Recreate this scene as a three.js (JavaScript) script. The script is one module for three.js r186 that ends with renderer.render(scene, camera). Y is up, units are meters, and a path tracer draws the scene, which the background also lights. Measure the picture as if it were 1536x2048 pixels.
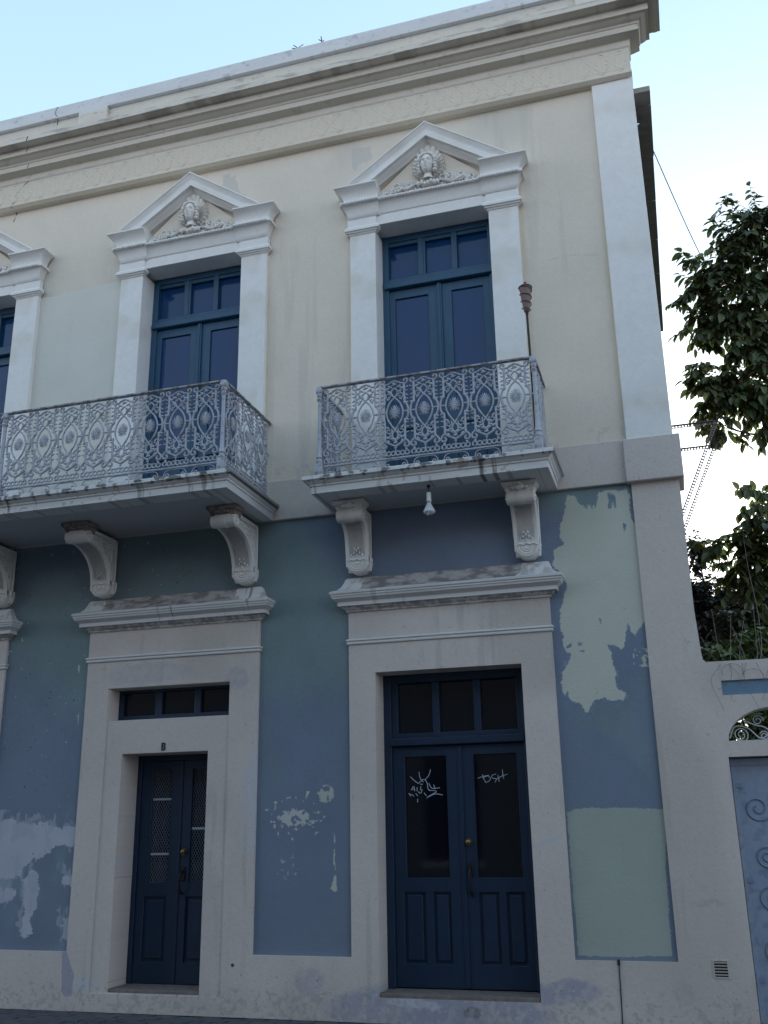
import * as THREE from 'three';
import { RoundedBoxGeometry } from 'three/addons/geometries/RoundedBoxGeometry.js';
import { mergeGeometries, toCreasedNormals } from 'three/addons/utils/BufferGeometryUtils.js';
import { FontLoader } from 'three/addons/loaders/FontLoader.js';
import { TextGeometry } from 'three/addons/geometries/TextGeometry.js';

// ------------------------------------------------------------------ camera, sky, sun, exposure
const scene = new THREE.Scene();
const camera = new THREE.PerspectiveCamera(55.12, 0.75, 0.1, 400);
camera.position.set(0, 1.617, 9);
camera.rotation.set(THREE.MathUtils.degToRad(17.778), THREE.MathUtils.degToRad(16.4), THREE.MathUtils.degToRad(-0.987), 'YXZ');
const renderer = new THREE.WebGLRenderer({ antialias: true });
renderer.toneMapping = THREE.LinearToneMapping;
renderer.toneMappingExposure = 1.8;
renderer.shadowMap.enabled = true;
const SUN = new THREE.Vector3(0.10, 0.25, -0.96).normalize();
{
  const W = 1024, H = 512, d = new Float32Array(W * H * 4), v = new THREE.Vector3();
  for (let j = 0; j < H; j++) for (let i = 0; i < W; i++) {
    const el = ((j + 0.5) / H - 0.5) * Math.PI, az = ((i + 0.5) / W - 0.5) * 2 * Math.PI;
    v.set(Math.cos(el) * Math.cos(az), Math.sin(el), Math.cos(el) * Math.sin(az));
    const g = Math.acos(Math.min(1, v.dot(SUN))), e = Math.max(0, v.y);
    const k = Math.pow(1 - e, 2.9), glow = 2.0 * Math.exp(-g / 0.14) + 0.1 * Math.exp(-g / 0.5);
    const o = (j * W + i) * 4;
    d[o] = 0.25 + 1.0 * k + glow; d[o + 1] = 0.415 + 0.9 * k + glow * 0.93; d[o + 2] = 0.60 + 0.85 * k + glow * 0.82; d[o + 3] = 1;
    if (v.y < 0) { d[o] = 0.3; d[o + 1] = 0.3; d[o + 2] = 0.32; }
  }
  const t = new THREE.DataTexture(d, W, H, THREE.RGBAFormat, THREE.FloatType);
  t.mapping = THREE.EquirectangularReflectionMapping; t.magFilter = t.minFilter = THREE.LinearFilter; t.needsUpdate = true;
  scene.background = t; scene.environment = t;
}
const sun = new THREE.DirectionalLight(new THREE.Color(1, 0.86, 0.68), 1.0);
sun.position.copy(SUN).multiplyScalar(60); sun.castShadow = true; sun.shadow.radius = 3;
Object.assign(sun.shadow.camera, { left: -25, right: 25, top: 25, bottom: -25, near: 1, far: 140 });
scene.add(sun);

// ------------------------------------------------------------------ helpers
let seed = 7;
const rnd = () => { seed = (seed * 1664525 + 1013904223) >>> 0; return seed / 4294967296; };
const rr = (a, b) => a + (b - a) * rnd();
const V = (x, y, z) => new THREE.Vector3(x, y, z);
const lerp = (a, b, t) => a + (b - a) * t;
const sstep = (a, b, x) => { const t = Math.min(1, Math.max(0, (x - a) / (b - a))); return t * t * (3 - 2 * t); };
function hash(x, y) { let h = (Math.imul(x, 374761393) + Math.imul(y, 668265263)) | 0; h = Math.imul(h ^ (h >>> 13), 1274126177); return ((h ^ (h >>> 16)) >>> 0) / 4294967296; }
function vn(x, y, per) {
  const xi = Math.floor(x), yi = Math.floor(y), fx = x - xi, fy = y - yi, u = fx * fx * (3 - 2 * fx), w = fy * fy * (3 - 2 * fy);
  const m = per ? (q) => ((q % per) + per) % per : (q) => q;
  const a = hash(m(xi), m(yi)), b = hash(m(xi + 1), m(yi)), c = hash(m(xi), m(yi + 1)), d = hash(m(xi + 1), m(yi + 1));
  return a + (b - a) * u + (c - a) * w + (a - b - c + d) * u * w;
}
function fbm(x, y, n = 4, per = 0) { let s = 0, a = 0.5, t = 0; for (let i = 0; i < n; i++) { s += a * vn(x + i * 17.3 * (per ? 0 : 1), y + i * 9.1 * (per ? 0 : 1), per); t += a; a *= 0.5; x *= 2; y *= 2; per *= 2; } return s / t; }
const toS = (c) => { c = Math.min(1, Math.max(0, c)); return 255 * (c <= 0.0031308 ? 12.92 * c : 1.055 * Math.pow(c, 1 / 2.4) - 0.055); };
function tex(W, H, fn, color = true) {
  const d = new Uint8Array(W * H * 4);
  for (let j = 0; j < H; j++) for (let i = 0; i < W; i++) {
    const c = fn(i, j), o = (j * W + i) * 4;
    if (color) { d[o] = toS(c[0]); d[o + 1] = toS(c[1]); d[o + 2] = toS(c[2]); } else d[o] = d[o + 1] = d[o + 2] = Math.min(1, Math.max(0, c)) * 255;
    d[o + 3] = 255;
  }
  const t = new THREE.DataTexture(d, W, H);
  t.magFilter = THREE.LinearFilter; t.minFilter = THREE.LinearMipmapLinearFilter; t.generateMipmaps = true; t.wrapS = t.wrapT = THREE.RepeatWrapping;
  if (color) t.colorSpace = THREE.SRGBColorSpace; t.needsUpdate = true; return t;
}
// map over a rectangle of the facade, in metres
function areaTex(x0, x1, y0, y1, ppm, fn) {
  const W = Math.round((x1 - x0) * ppm), H = Math.round((y1 - y0) * ppm);
  const t = tex(W, H, (i, j) => fn(x0 + (i + 0.5) / ppm, y0 + (j + 0.5) / ppm));
  t.repeat.set(1 / (x1 - x0), 1 / (y1 - y0)); t.offset.set(-x0 / (x1 - x0), -y0 / (y1 - y0)); t.wrapS = t.wrapT = THREE.ClampToEdgeWrapping;
  return t;
}
function tileTex(n, size, fn, color = true) { const t = tex(n, n, (i, j) => fn(i / n, j / n), color); t.repeat.set(1 / size, 1 / size); return t; }
const mix3 = (a, b, t) => [lerp(a[0], b[0], t), lerp(a[1], b[1], t), lerp(a[2], b[2], t)];
const mul3 = (a, k) => [a[0] * k, a[1] * k, a[2] * k];
const pairs = (s) => s.trim().split(/\s+/).map((p) => p.split(',').map(Number));
function inPoly(P, x, y) { let c = false; for (let i = 0, j = P.length - 1; i < P.length; j = i++) { const a = P[i], b = P[j]; if ((a[1] > y) !== (b[1] > y) && x < ((b[0] - a[0]) * (y - a[1])) / (b[1] - a[1]) + a[0]) c = !c; } return c; }
function bb(P) { const xs = P.map((p) => p[0]), ys = P.map((p) => p[1]); return [Math.min(...xs) - 0.1, Math.max(...xs) + 0.1, Math.min(...ys) - 0.1, Math.max(...ys) + 0.1]; }
const near = (B, x, y) => x > B[0] && x < B[1] && y > B[2] && y < B[3];

function clean(g) { const q = g.index ? g.toNonIndexed() : g; for (const k of Object.keys(q.attributes)) if (k !== 'position' && k !== 'normal') q.deleteAttribute(k); q.morphAttributes = {}; return q; }
function uvm(g, flat) { // uv in metres
  const p = g.attributes.position, n = g.attributes.normal, uv = new Float32Array(p.count * 2);
  for (let i = 0; i < p.count; i++) {
    const x = p.getX(i), y = p.getY(i), z = p.getZ(i), ax = Math.abs(n.getX(i)), ay = Math.abs(n.getY(i)), az = Math.abs(n.getZ(i));
    if (flat || (az >= ax && az >= ay)) { uv[2 * i] = x; uv[2 * i + 1] = y; } else if (ax >= ay) { uv[2 * i] = z; uv[2 * i + 1] = y; } else { uv[2 * i] = x; uv[2 * i + 1] = z; }
  }
  g.setAttribute('uv', new THREE.BufferAttribute(uv, 2)); return g;
}
const taken = {};
function numbered(n) { const k = taken[n] = (taken[n] ?? -1) + 1; return k ? `${n}_${String(k).padStart(3, '0')}` : n; }
function merge(list) { return mergeGeometries([].concat(list).map(clean)); }
function part(name, list, m, parent, flat) {
  const o = new THREE.Mesh(uvm(merge(list), flat), m); o.name = numbered(name); o.castShadow = o.receiveShadow = true; parent.add(o); return o;
}
function group(name, parent, pos) { const o = new THREE.Group(); o.name = numbered(name); if (pos) o.position.set(...pos); parent.add(o); return o; }
function tag(o, label, category, grp) { o.userData = { ...o.userData, label, category }; if (grp) o.userData.group = grp; return o; }
function cloneAs(o, parent, dx, dy = 0, dz = 0) {
  const c = o.clone(); c.name = numbered(o.name.replace(/_\d{3}$/, ''));
  c.traverse((k) => { if (k !== c && k.name) k.name = numbered(k.name.replace(/_\d{3}$/, '')); });
  c.position.set(o.position.x + dx, o.position.y + dy, o.position.z + dz); parent.add(c); return c;
}
function bx(x0, x1, y0, y1, z0, z1, r = 0.006) {
  const w = x1 - x0, h = y1 - y0, d = z1 - z0, q = Math.min(r, w * 0.45, h * 0.45, d * 0.45);
  const g = q > 0.0005 ? new RoundedBoxGeometry(w, h, d, 1, q) : new THREE.BoxGeometry(w, h, d);
  return g.translate((x0 + x1) / 2, (y0 + y1) / 2, (z0 + z1) / 2);
}
function shapeOf(P, holes = []) {
  const s = new THREE.Shape(P.map((p) => new THREE.Vector2(p[0], p[1])));
  for (const h of holes) s.holes.push(new THREE.Path(h.map((p) => new THREE.Vector2(p[0], p[1]))));
  return s;
}
const rect = (x0, x1, y0, y1) => [[x0, y0], [x1, y0], [x1, y1], [x0, y1]];
function ext(P, z0, z1, holes = [], b = 0) {
  return new THREE.ExtrudeGeometry(shapeOf(P, holes), { depth: z1 - z0 - 2 * b, bevelEnabled: b > 0, bevelSize: b, bevelThickness: b, bevelOffset: -b, bevelSegments: 1, curveSegments: 16 }).translate(0, 0, z0 + b);
}
function quads(rows, closeEnds = true) { // rows: arrays of points of equal length; joins neighbours
  const pos = [], q = (a, b, c, d) => pos.push(...a, ...b, ...c, ...a, ...c, ...d);
  for (let i = 0; i + 1 < rows.length; i++) for (let k = 0; k + 1 < rows[i].length; k++) q(rows[i][k], rows[i + 1][k], rows[i + 1][k + 1], rows[i][k + 1]);
  if (closeEnds) for (const [r, f] of [[rows[0], 0], [rows[rows.length - 1], 1]]) {
    const P = r.map((p) => new THREE.Vector2(p[2] + p[0] * 0.0001, p[1]));
    for (const t of THREE.ShapeUtils.triangulateShape(P, [])) { const [a, b, c] = f ? t : [t[0], t[2], t[1]]; pos.push(...r[a], ...r[b], ...r[c]); }
  }
  const g = new THREE.BufferGeometry(); g.setAttribute('position', new THREE.Float32BufferAttribute(pos, 3)); g.computeVertexNormals();
  return toCreasedNormals(g, 0.55);
}
// moulding: profile of (projection, height), swept along a wall with mitred returns
function mould(prof, xl, xr, z0, zb, retL = true, retR = true, n = 1) {
  const at = (x, z) => prof.map(([d, y]) => [x(d), y, z(d)]);
  const rows = [];
  if (retL) rows.push(at((d) => xl - d, () => zb), at((d) => xl - d, (d) => z0 + d)); else rows.push(at(() => xl, (d) => z0 + d));
  for (let i = 1; i < n; i++) rows.push(at(() => lerp(xl, xr, i / n), (d) => z0 + d));
  if (retR) rows.push(at((d) => xr + d, (d) => z0 + d), at((d) => xr + d, () => zb)); else rows.push(at(() => xr, (d) => z0 + d));
  const pos = quads(rows, false);
  const caps = [];
  if (!retL || !retR) { const full = [...prof.map(([d, y]) => [z0 + d, y])]; const s = shapeOf(full); const mk = (x) => { const g = new THREE.ShapeGeometry(s); const p = g.attributes.position; for (let i = 0; i < p.count; i++) p.setXYZ(i, x, p.getY(i), p.getX(i)); g.computeVertexNormals(); return g; }; if (!retL) caps.push(mk(xl)); if (!retR) caps.push(mk(xr)); }
  return merge([pos, ...caps]);
}
function tube(P, r, n = 24, rad = 6, closed = false) { return new THREE.TubeGeometry(new THREE.CatmullRomCurve3(P.map((p) => V(p[0], p[1], p[2] ?? 0)), closed), n, r, rad, closed); }
function taper(P, r0, r1, n = 10, rad = 7) {
  const g = tube(P, 1, n, rad), p = g.attributes.position, c = new THREE.CatmullRomCurve3(P.map((q) => V(...q)));
  for (let i = 0; i <= n; i++) { const o = c.getPointAt(i / n), r = lerp(r0, r1, i / n); for (let j = 0; j <= rad; j++) { const k = i * (rad + 1) + j; p.setXYZ(k, o.x + (p.getX(k) - o.x) * r, o.y + (p.getY(k) - o.y) * r, o.z + (p.getZ(k) - o.z) * r); } }
  return g;
}
const cyl = (x, y, z, r0, r1, h, n = 16) => new THREE.CylinderGeometry(r1, r0, h, n).translate(x, y + h / 2, z);
const blob = (x, y, z, a, b, c, n = 8) => new THREE.SphereGeometry(1, n, Math.max(5, n - 2)).scale(a, b, c).translate(x, y, z);
function spiral(cx, cy, r0, r1, a0, turns, n = 18) { const P = []; for (let i = 0; i <= n; i++) { const t = i / n, a = a0 + turns * 2 * Math.PI * t, r = lerp(r0, r1, t); P.push([cx + r * Math.cos(a), cy + r * Math.sin(a), 0]); } return P; }

// ------------------------------------------------------------------ materials
const M = {};
const stucco = tileTex(512, 1.1, (u, v) => 0.45 * fbm(u * 12, v * 12, 3, 12) + 0.55 * fbm(u * 64, v * 64, 3, 64), false);
const rough = tileTex(512, 0.8, (u, v) => fbm(u * 20, v * 20, 5, 20), false);
const std = (o) => new THREE.MeshStandardMaterial({ roughness: 0.85, ...o });
const X0 = -11.5, X1 = 1.4;
{
  // cream paint of the ground floor: plinth, surrounds, corner, garden wall
  const cream = [0.585, 0.515, 0.465], patch = [0.52, 0.52, 0.55], lilac = [0.30, 0.30, 0.38], gold = [0.36, 0.33, 0.27];
  const drip = pairs('-5.98,0.52 -5.92,0.52 -5.82,0.30 -5.83,0.13 -5.91,0.12 -5.95,0.18 -5.95,0.31'), spots = [[-5.70, 0.25, 0.10, 0.09, patch, 0.8], [-4.02, 1.85, 0.09, 0.55, patch, 0.75], [-4.45, 1.1, 0.12, 0.35, gold, 0.2], [-3.42, 0.32, 0.14, 0.13, lilac, 0.45], [-1.15, 0.28, 0.32, 0.11, lilac, 0.75], [-2.55, 0.08, 0.75, 0.22, lilac, 0.7], [-1.9, 0.1, 0.7, 0.2, lilac, 0.75], [-2.45, 0.16, 0.25, 0.05, patch, 0.8], [-1.95, 0.10, 0.07, 0.05, [0.12, 0.1, 0.09], 0.6], [-0.2, 0.3, 0.1, 0.1, gold, 0.3], [-5.2, 3.15, 0.5, 0.12, lilac, 0.28], [0.05, 0.98, 0.15, 0.03, gold, 0.35], [-4.2, 3.05, 0.12, 0.12, lilac, 0.4]];
  const white = pairs('-1.29,1.45 -1.25,1.49 -1.2,1.48 -1.11,1.53 -1.1,1.49 -1.17,1.46 -1.22,1.47 -1.28,1.42');
  const t = areaTex(X0, X1, 0, 5.15, 156, (x, y) => {
    let c = mul3(cream, 0.9 + 0.2 * fbm(x * 1.3, y * 1.3, 4) + 0.09 * (fbm(x * 40, y * 40, 2) - 0.5));
    c = mix3(c, gold, 0.35 * sstep(0.5, 0.75, fbm(x * 0.9 + 30, y * 0.6, 4)));
    const wx = 0.1 * (fbm(x * 9, y * 9, 4) - 0.5), wy = 0.1 * (fbm(x * 9 + 50, y * 9, 4) - 0.5);
    for (const [cx, cy, a, b, col, s] of spots) { const q = Math.hypot((x + wx - cx) / a, (y + wy - cy) / b); if (q < 1.4) c = mix3(c, col, s * sstep(1.1, 0.75, q) * (0.5 + 0.5 * sstep(0.3, 0.6, fbm(x * 22, y * 18, 3)))); }
    if (y < 0.6 && x < -5.7 && x > -6.1 && inPoly(drip, x + wx * 0.3, y)) c = mix3(c, lilac, 0.75);
    { const st = sstep(0.6, 0.74, fbm(x * 14, y * 1.1 + 3, 4)) * sstep(0.45, 0.62, fbm(x * 1.7, y * 1.2, 3)); c = mix3(c, [0.34, 0.31, 0.28], 0.3 * st); const f = fbm(x * 33, y * 27, 4); if (f > 0.76) c = mix3(c, patch, 0.6); if (f < 0.2) c = mix3(c, lilac, 0.5); }
    if (inPoly(white, x + wx * 0.4, y + wy * 0.4)) c = patch;
    const sp = fbm(x * 60 + 7, y * 60, 2); if (y < 0.35 && sp > 0.87) c = mul3(c, 0.45);
    const s = fbm(x * 18, y * 5, 3); if (y < 0.16 + 0.12 * s) c = mix3(c, [0.3, 0.29, 0.28], 0.45 * sstep(0.5, 0.7, fbm(x * 30, y * 30, 3)));
    if (Math.hypot(x + 4.17, (y - 0.43)) < 0.016) c = [0.05, 0.05, 0.05];
    return c;
  });
  M.cream = std({ map: t, bumpMap: stucco, bumpScale: 0.0028 });
  // blue paint with flaked, overpainted and scraped areas
  const blue = [0.175, 0.24, 0.248], blue2 = [0.168, 0.208, 0.278], pale = [0.51, 0.52, 0.44], green = [0.345, 0.385, 0.335], prim = [0.45, 0.46, 0.52];
  const peel = pairs('-0.87,4.41 -0.85,4.55 -0.82,4.60 -0.76,4.58 -0.71,4.50 -0.66,4.44 -0.65,4.49 -0.60,4.43 -0.59,4.49 -0.57,4.43 -0.54,4.60 -0.42,4.61 -0.27,4.59 -0.25,4.53 -0.27,4.37 -0.23,4.25 -0.22,4.16 -0.2,4.11 -0.2,3.66 -0.2,3.37 -0.28,3.28 -0.32,3.20 -0.35,3.23 -0.36,3.30 -0.40,3.24 -0.43,3.12 -0.46,3.10 -0.50,3.14 -0.57,3.14 -0.54,3.01 -0.53,2.84 -0.52,2.74 -0.46,2.71 -0.48,2.65 -0.60,2.66 -0.63,2.68 -0.74,2.66 -0.78,2.56 -0.82,2.57 -0.84,2.64 -0.95,2.67 -0.96,2.75 -0.99,2.71 -1.01,2.76 -1.02,2.84 -0.98,2.94 -0.91,3.03 -0.90,3.09 -0.95,3.12 -0.99,3.21 -0.95,3.26 -0.98,3.30 -0.97,3.49 -0.94,3.60 -0.90,3.70 -0.90,3.77 -0.93,3.84 -1.02,3.93 -0.99,4.01 -0.99,4.08 -0.89,4.13 -0.93,4.18 -0.91,4.33');
  const holes = ['-0.45,4.59 -0.40,4.57 -0.375,4.52 -0.385,4.43 -0.40,4.43 -0.41,4.5 -0.43,4.43 -0.455,4.43', '-0.34,4.27 -0.305,4.26 -0.34,4.18', '-0.63,3.39 -0.60,3.39 -0.62,3.33', '-0.41,3.48 -0.37,3.45 -0.39,3.46', '-0.39,3.29 -0.37,3.34 -0.35,3.23 -0.40,3.24', '-0.95,3.15 -0.89,3.19 -0.90,3.15 -0.93,3.14', '-0.84,3.19 -0.79,3.18 -0.81,3.155 -0.78,3.14 -0.83,3.16', '-0.84,3.11 -0.78,3.12 -0.79,3.10', '-0.69,2.77 -0.71,2.71 -0.70,2.73', '-0.9,4.11 -0.98,4.14 -0.92,4.135'].map(pairs);
  const lp = ['-7.2,1.7 -6.83,1.75 -6.68,1.75 -6.66,1.70 -6.48,1.71 -6.28,1.69 -6.10,1.65 -6.06,1.69 -5.9,1.63 -5.9,1.49 -6.09,1.47 -6.17,1.47 -6.25,1.39 -6.37,1.37 -6.40,1.39 -6.54,1.23 -6.55,1.20 -6.62,1.19 -6.70,1.16 -6.76,1.18 -7.2,1.1', '-6.49,1.16 -6.42,1.27 -6.35,1.24 -6.31,1.08 -6.33,0.88 -6.37,0.80 -6.35,0.68 -6.44,0.62 -6.53,0.71 -6.47,0.71 -6.46,0.82 -6.44,0.90 -6.48,0.93', '-7,1.1 -6.74,1.07 -6.66,1.09 -6.57,1.07 -6.61,1.00 -6.69,0.94 -6.73,0.95 -7,0.9', '-6.05,1.21 -5.9,1.21 -5.9,1.11 -6.05,1.12', '-6.03,0.82 -5.9,0.83 -5.9,0.62 -6.00,0.62 -6.01,0.74'].map(pairs), lpB = bb(lp[0]); lpB[2] = 0.5;
  const gp = pairs('-1.04,1.71 -0.97,1.735 -0.80,1.745 -0.58,1.735 -0.215,1.72 -0.225,1.55 -0.25,1.3 -0.262,1.00 -0.275,0.57 -0.6,0.56 -1.03,0.565 -1.03,0.8 -1.04,1.16');
  const mid = pairs('-3.75,1.69 -3.70,1.78 -3.62,1.80 -3.50,1.78 -3.42,1.72 -3.36,1.60 -3.45,1.64 -3.57,1.65 -3.71,1.62'), drips = ['-3.195,1.57 -3.18,1.5 -3.185,1.47 -3.2,1.5', '-3.20,1.43 -3.19,1.43 -3.185,1.33 -3.175,1.24 -3.195,1.3', '-3.19,1.2 -3.175,1.2 -3.165,1.07 -3.19,1.06 -3.225,1.09', '-3.47,1.95 -3.44,1.95 -3.46,1.9 -3.48,1.85', '-6.06,3.3 -6.04,3.3 -6.035,3.2 -6.055,3.23', '-6.02,2.75 -6.0,2.8 -6.01,2.65'].map(pairs);
  const t2 = areaTex(X0, 0.3, 0.4, 4.75, 170, (x, y) => {
    const n = fbm(x * 1.1, y * 0.8, 4);
    let c = mul3(mix3(blue, blue2, sstep(0.35, 0.65, n)), 0.86 + 0.28 * fbm(x * 2.5 + 9, y * 1.7, 5) + 0.1 * (fbm(x * 45, y * 45, 2) - 0.5));
    { const e = y - 2.25 - 1.3 * (fbm(x * 1.6 + 40, y * 1.1, 4) - 0.5) - 0.5 * (fbm(x * 12, y * 7, 4) - 0.5); if (e < 0.05) c = mix3(c, mul3([0.168, 0.202, 0.268], 0.88 + 0.24 * fbm(x * 3, y * 3 + 5, 5)), 0.8 * sstep(0.05, -0.12, e)); }  // base tone turns more violet-blue below a noise-broken height
    const jx = 0.05 * (fbm(x * 14, y * 14, 4) - 0.5) + 0.02 * (vn(x * 70, y * 70) - 0.5), jy = 0.05 * (fbm(x * 14 + 80, y * 14, 4) - 0.5) + 0.02 * (vn(x * 70 + 31, y * 70) - 0.5);
    if (x > -1.2) {
      if (inPoly(peel, x + jx * 0.7, y + jy * 0.7) && !holes.some((h) => inPoly(h, x + jx * 0.4, y + jy * 0.4))) c = mul3(pale, 0.93 + 0.14 * fbm(x * 3, y * 3, 4));
      else if (inPoly(peel, x + jx * 2.2, y + jy * 2.2) && fbm(x * 24, y * 24, 3) > 0.45) c = mix3(c, [0.27, 0.34, 0.36], 0.45);
      if (inPoly(gp, x + jx * 0.35, y + jy * 0.35)) c = mul3(green, 0.93 + 0.14 * fbm(x * 4, y * 4, 4));
      if (y > 2.93 && y < 3.1 && x > -0.36 && fbm(x * 30, y * 30, 3) > 0.62) c = pale;
      if (x > -0.21 && fbm(x * 50, y * 14, 2) > 0.6 && y > 2) c = mix3(c, prim, 0.5);
    } else if (x > -4.2) {
      const f = fbm(x * 28, y * 28, 4);
      if (inPoly(mid, x + jx, y + jy) && f > 0.42) c = mix3(pale, prim, 0.4);
      else if (Math.hypot((x + 3.6) / 0.32, (y - 1.7) / 0.2) < 1 && f > 0.7) c = mix3(pale, prim, 0.4);
      if (Math.hypot((x + 3.28) / 0.09, (y - 1.92) / 0.08) < 1 && f > 0.55) c = mix3(c, pale, 0.8);
      if (Math.hypot((x + 3.66) / 0.12, (y - 1.28) / 0.12) < 1 && f > 0.68) c = mix3(c, pale, 0.6);
      if (drips.some((h) => inPoly(h, x + jx * 0.3, y + jy * 0.3))) c = pale;
    } else {
      if (near(lpB, x, y)) {
        const smear = sstep(0.48, 0.72, fbm(x * 3.2 + 4, y * 2.2, 4)) * sstep(0.35, 0.6, fbm(x * 14, y * 5, 3));
        if (y < 2.05) c = mix3(c, [0.2, 0.27, 0.33], 0.7 * smear);
        const sk = 0.16 * (fbm(x * 16, y * 2.2, 3) - 0.5), X = x + jx * 1.5, Y = y + jy * 1.5; if (lp.some((h) => inPoly(h, X, Y))) c = mix3(c, mul3(prim, 0.93 + 0.16 * fbm(x * 3, y * 3, 4)), 0.82 + 0.18 * sstep(0.35, 0.5, fbm(x * 12, y * 6, 4))); else if (lp.some((h) => inPoly(h, X, Y + sk)) || lp.some((h) => inPoly(h, X + 0.06, Y - 0.1 + sk))) c = mix3(c, prim, 0.5 * sstep(0.35, 0.6, fbm(x * 30, y * 9, 4)));
      }
      if (drips.some((h) => inPoly(h, x + jx * 0.4, y + jy * 0.4))) c = prim;
      if (fbm(x * 34, y * 30, 2) > 0.875 && y > 1.8) c = fbm(x * 9, y * 9, 2) > 0.5 ? prim : [0.05, 0.07, 0.09];
    }
    return c;
  });
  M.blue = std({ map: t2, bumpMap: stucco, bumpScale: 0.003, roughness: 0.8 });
  // cream-yellow upper wall with weathering and an overpainted area
  const yel = [0.70, 0.612, 0.505], grey = [0.54, 0.505, 0.445], rust = [0.60, 0.50, 0.34], pch = [0.64, 0.615, 0.545];
  const px = [-7.02, -5.86, -3.97, -2.99, -1.08, -0.24];
  const t3 = areaTex(X0, 0.3, 4.9, 9.3, 150, (x, y) => {
    let c = mul3(yel, 0.94 + 0.12 * fbm(x * 2, y * 2, 5) + 0.06 * (fbm(x * 40, y * 40, 2) - 0.5));
    c = mix3(c, grey, 0.75 * sstep(0.46, 0.7, fbm(x * 0.8 + 3, y * 0.55 + 1, 4)));
    const j = 0.05 * (fbm(x * 5, y * 5, 3) - 0.5);
    if (x > -7.05 && x < -5.8 && y < 7.83 + 0.06 * (x + 7) + j) c = mul3(pch, 0.96 + 0.08 * fbm(x * 3, y * 3, 3));
    if (x > -2.97 && x < -2.72 + j && y > 8.6 && y < 9.06 + j && fbm(x * 5, y * 3, 3) > 0.45) c = mix3(c, grey, 0.8);
    if (x > -4.6 + j && x < -4.15 && y > 8.55 && y < 9.08 && fbm(x * 4, y * 4 + 8, 3) > 0.5) c = mix3(c, grey, 0.85);
    for (const p of px) { const q = Math.abs(x - p); if (q < 0.09 && y < 8.3) c = mix3(c, rust, 0.6 * sstep(0.09, 0.01, q + 0.05 * fbm(x * 30, y * 6, 3)) * sstep(0.35, 0.55, fbm(x * 8, y * 1.6, 3))); }
    { const st = sstep(0.56, 0.72, fbm(x * 9, y * 0.7 + 5, 4)) * sstep(0.4, 0.62, fbm(x * 1.4 + 2, y * 0.8, 3)); c = mix3(c, [0.44, 0.42, 0.36], 0.24 * st); }
    if (y < 5.25 && fbm(x * 12, y * 8, 4) > 0.62) c = mix3(c, grey, 0.6);
    if (Math.abs(y - 7.16 - 0.03 * Math.sin(x * 7)) < 0.004 && x > -0.9 && x < -0.3 && vn(x * 20, 1) > 0.4) c = mul3(c, 0.8);
    return c;
  });
  M.yellow = std({ map: t3, bumpMap: stucco, bumpScale: 0.003 });
  // white paint
  const wt = tileTex(512, 1.7, (u, v) => mul3(mix3([0.78, 0.75, 0.71], [0.70, 0.665, 0.60], sstep(0.5, 0.75, fbm(u * 5, v * 5, 4, 5))), 0.95 + 0.1 * fbm(u * 40, v * 40, 3, 40)));
  M.white = std({ map: wt, bumpMap: stucco, bumpScale: 0.002, roughness: 0.75 });
  const mt = tileTex(512, 1.3, (u, v) => mul3(mix3([0.76, 0.72, 0.66], [0.66, 0.61, 0.54], sstep(0.45, 0.75, fbm(u * 6, v * 12, 5, 6))), 0.92 + 0.16 * fbm(u * 50, v * 50, 3, 50)));
  M.relief = std({ map: mt, bumpMap: rough, bumpScale: 0.004 });
  // cornice: cream with soot and mould on the drip
  const ct = areaTex(X0, 0.8, 9.1, 10.75, 160, (x, y) => {
    let c = mul3(y > 10.45 ? [0.62, 0.61, 0.60] : y > 9.52 ? [0.63, 0.57, 0.485] : [0.66, 0.59, 0.48], 0.92 + 0.16 * fbm(x * 2.2, y * 9, 5) + 0.05 * (fbm(x * 60, y * 60, 2) - 0.5));
    if (y > 9.84 && y < 10.06) c = mix3(c, [0.14, 0.125, 0.12], 0.42 * sstep(0.48, 0.7, fbm(x * 5, y * 30, 5)));
    if (y > 9.5) c = mix3(c, [0.3, 0.25, 0.22], 0.3 * sstep(0.66, 0.8, fbm(x * 13, y * 40, 4)));
    if (y > 10.4) c = mix3(c, [0.2, 0.18, 0.17], 0.4 * sstep(0.66, 0.82, fbm(x * 9, y * 12 + 3, 5)));
    return c;
  });
  M.cornice = std({ map: ct, bumpMap: stucco, bumpScale: 0.003 });
  // balcony slab edges with black mould runs
  const bt = areaTex(-9.4, -0.6, 4.55, 4.95, 230, (x, y) => {
    let c = mul3([0.70, 0.69, 0.675], 0.9 + 0.16 * fbm(x * 4, y * 14, 4));
    const run = sstep(0.62, 0.74, fbm(x * 13, y * 1.2 + 2, 4)) * sstep(0.3, 0.55, fbm(x * 3.1, 0.5, 3));
    const top = sstep(0.5, 0.66, fbm(x * 16, y * 26, 4)) * (y > 4.775 ? 1 : 0);
    c = mix3(c, [0.07, 0.06, 0.055], Math.min(0.9, 0.8 * run + 0.8 * top));
    if (fbm(x * 20, y * 20 + 9, 3) > 0.7) c = mix3(c, [0.38, 0.31, 0.25], 0.6);
    return c;
  });
  M.slab = std({ map: bt, bumpMap: stucco, bumpScale: 0.003 });
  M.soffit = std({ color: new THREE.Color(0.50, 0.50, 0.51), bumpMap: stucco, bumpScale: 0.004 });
  // hoods over the ground-floor doors
  const hoodStreak = (x, y) => (x > -5.2 && x < -4.0 ? 1 : 0.5) * sstep(0.66, 0.75, fbm(x * 34, y * 1.5, 3)) * sstep(0.45, 0.6, fbm(x * 2.6 + 1, 0.3, 2));
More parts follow.
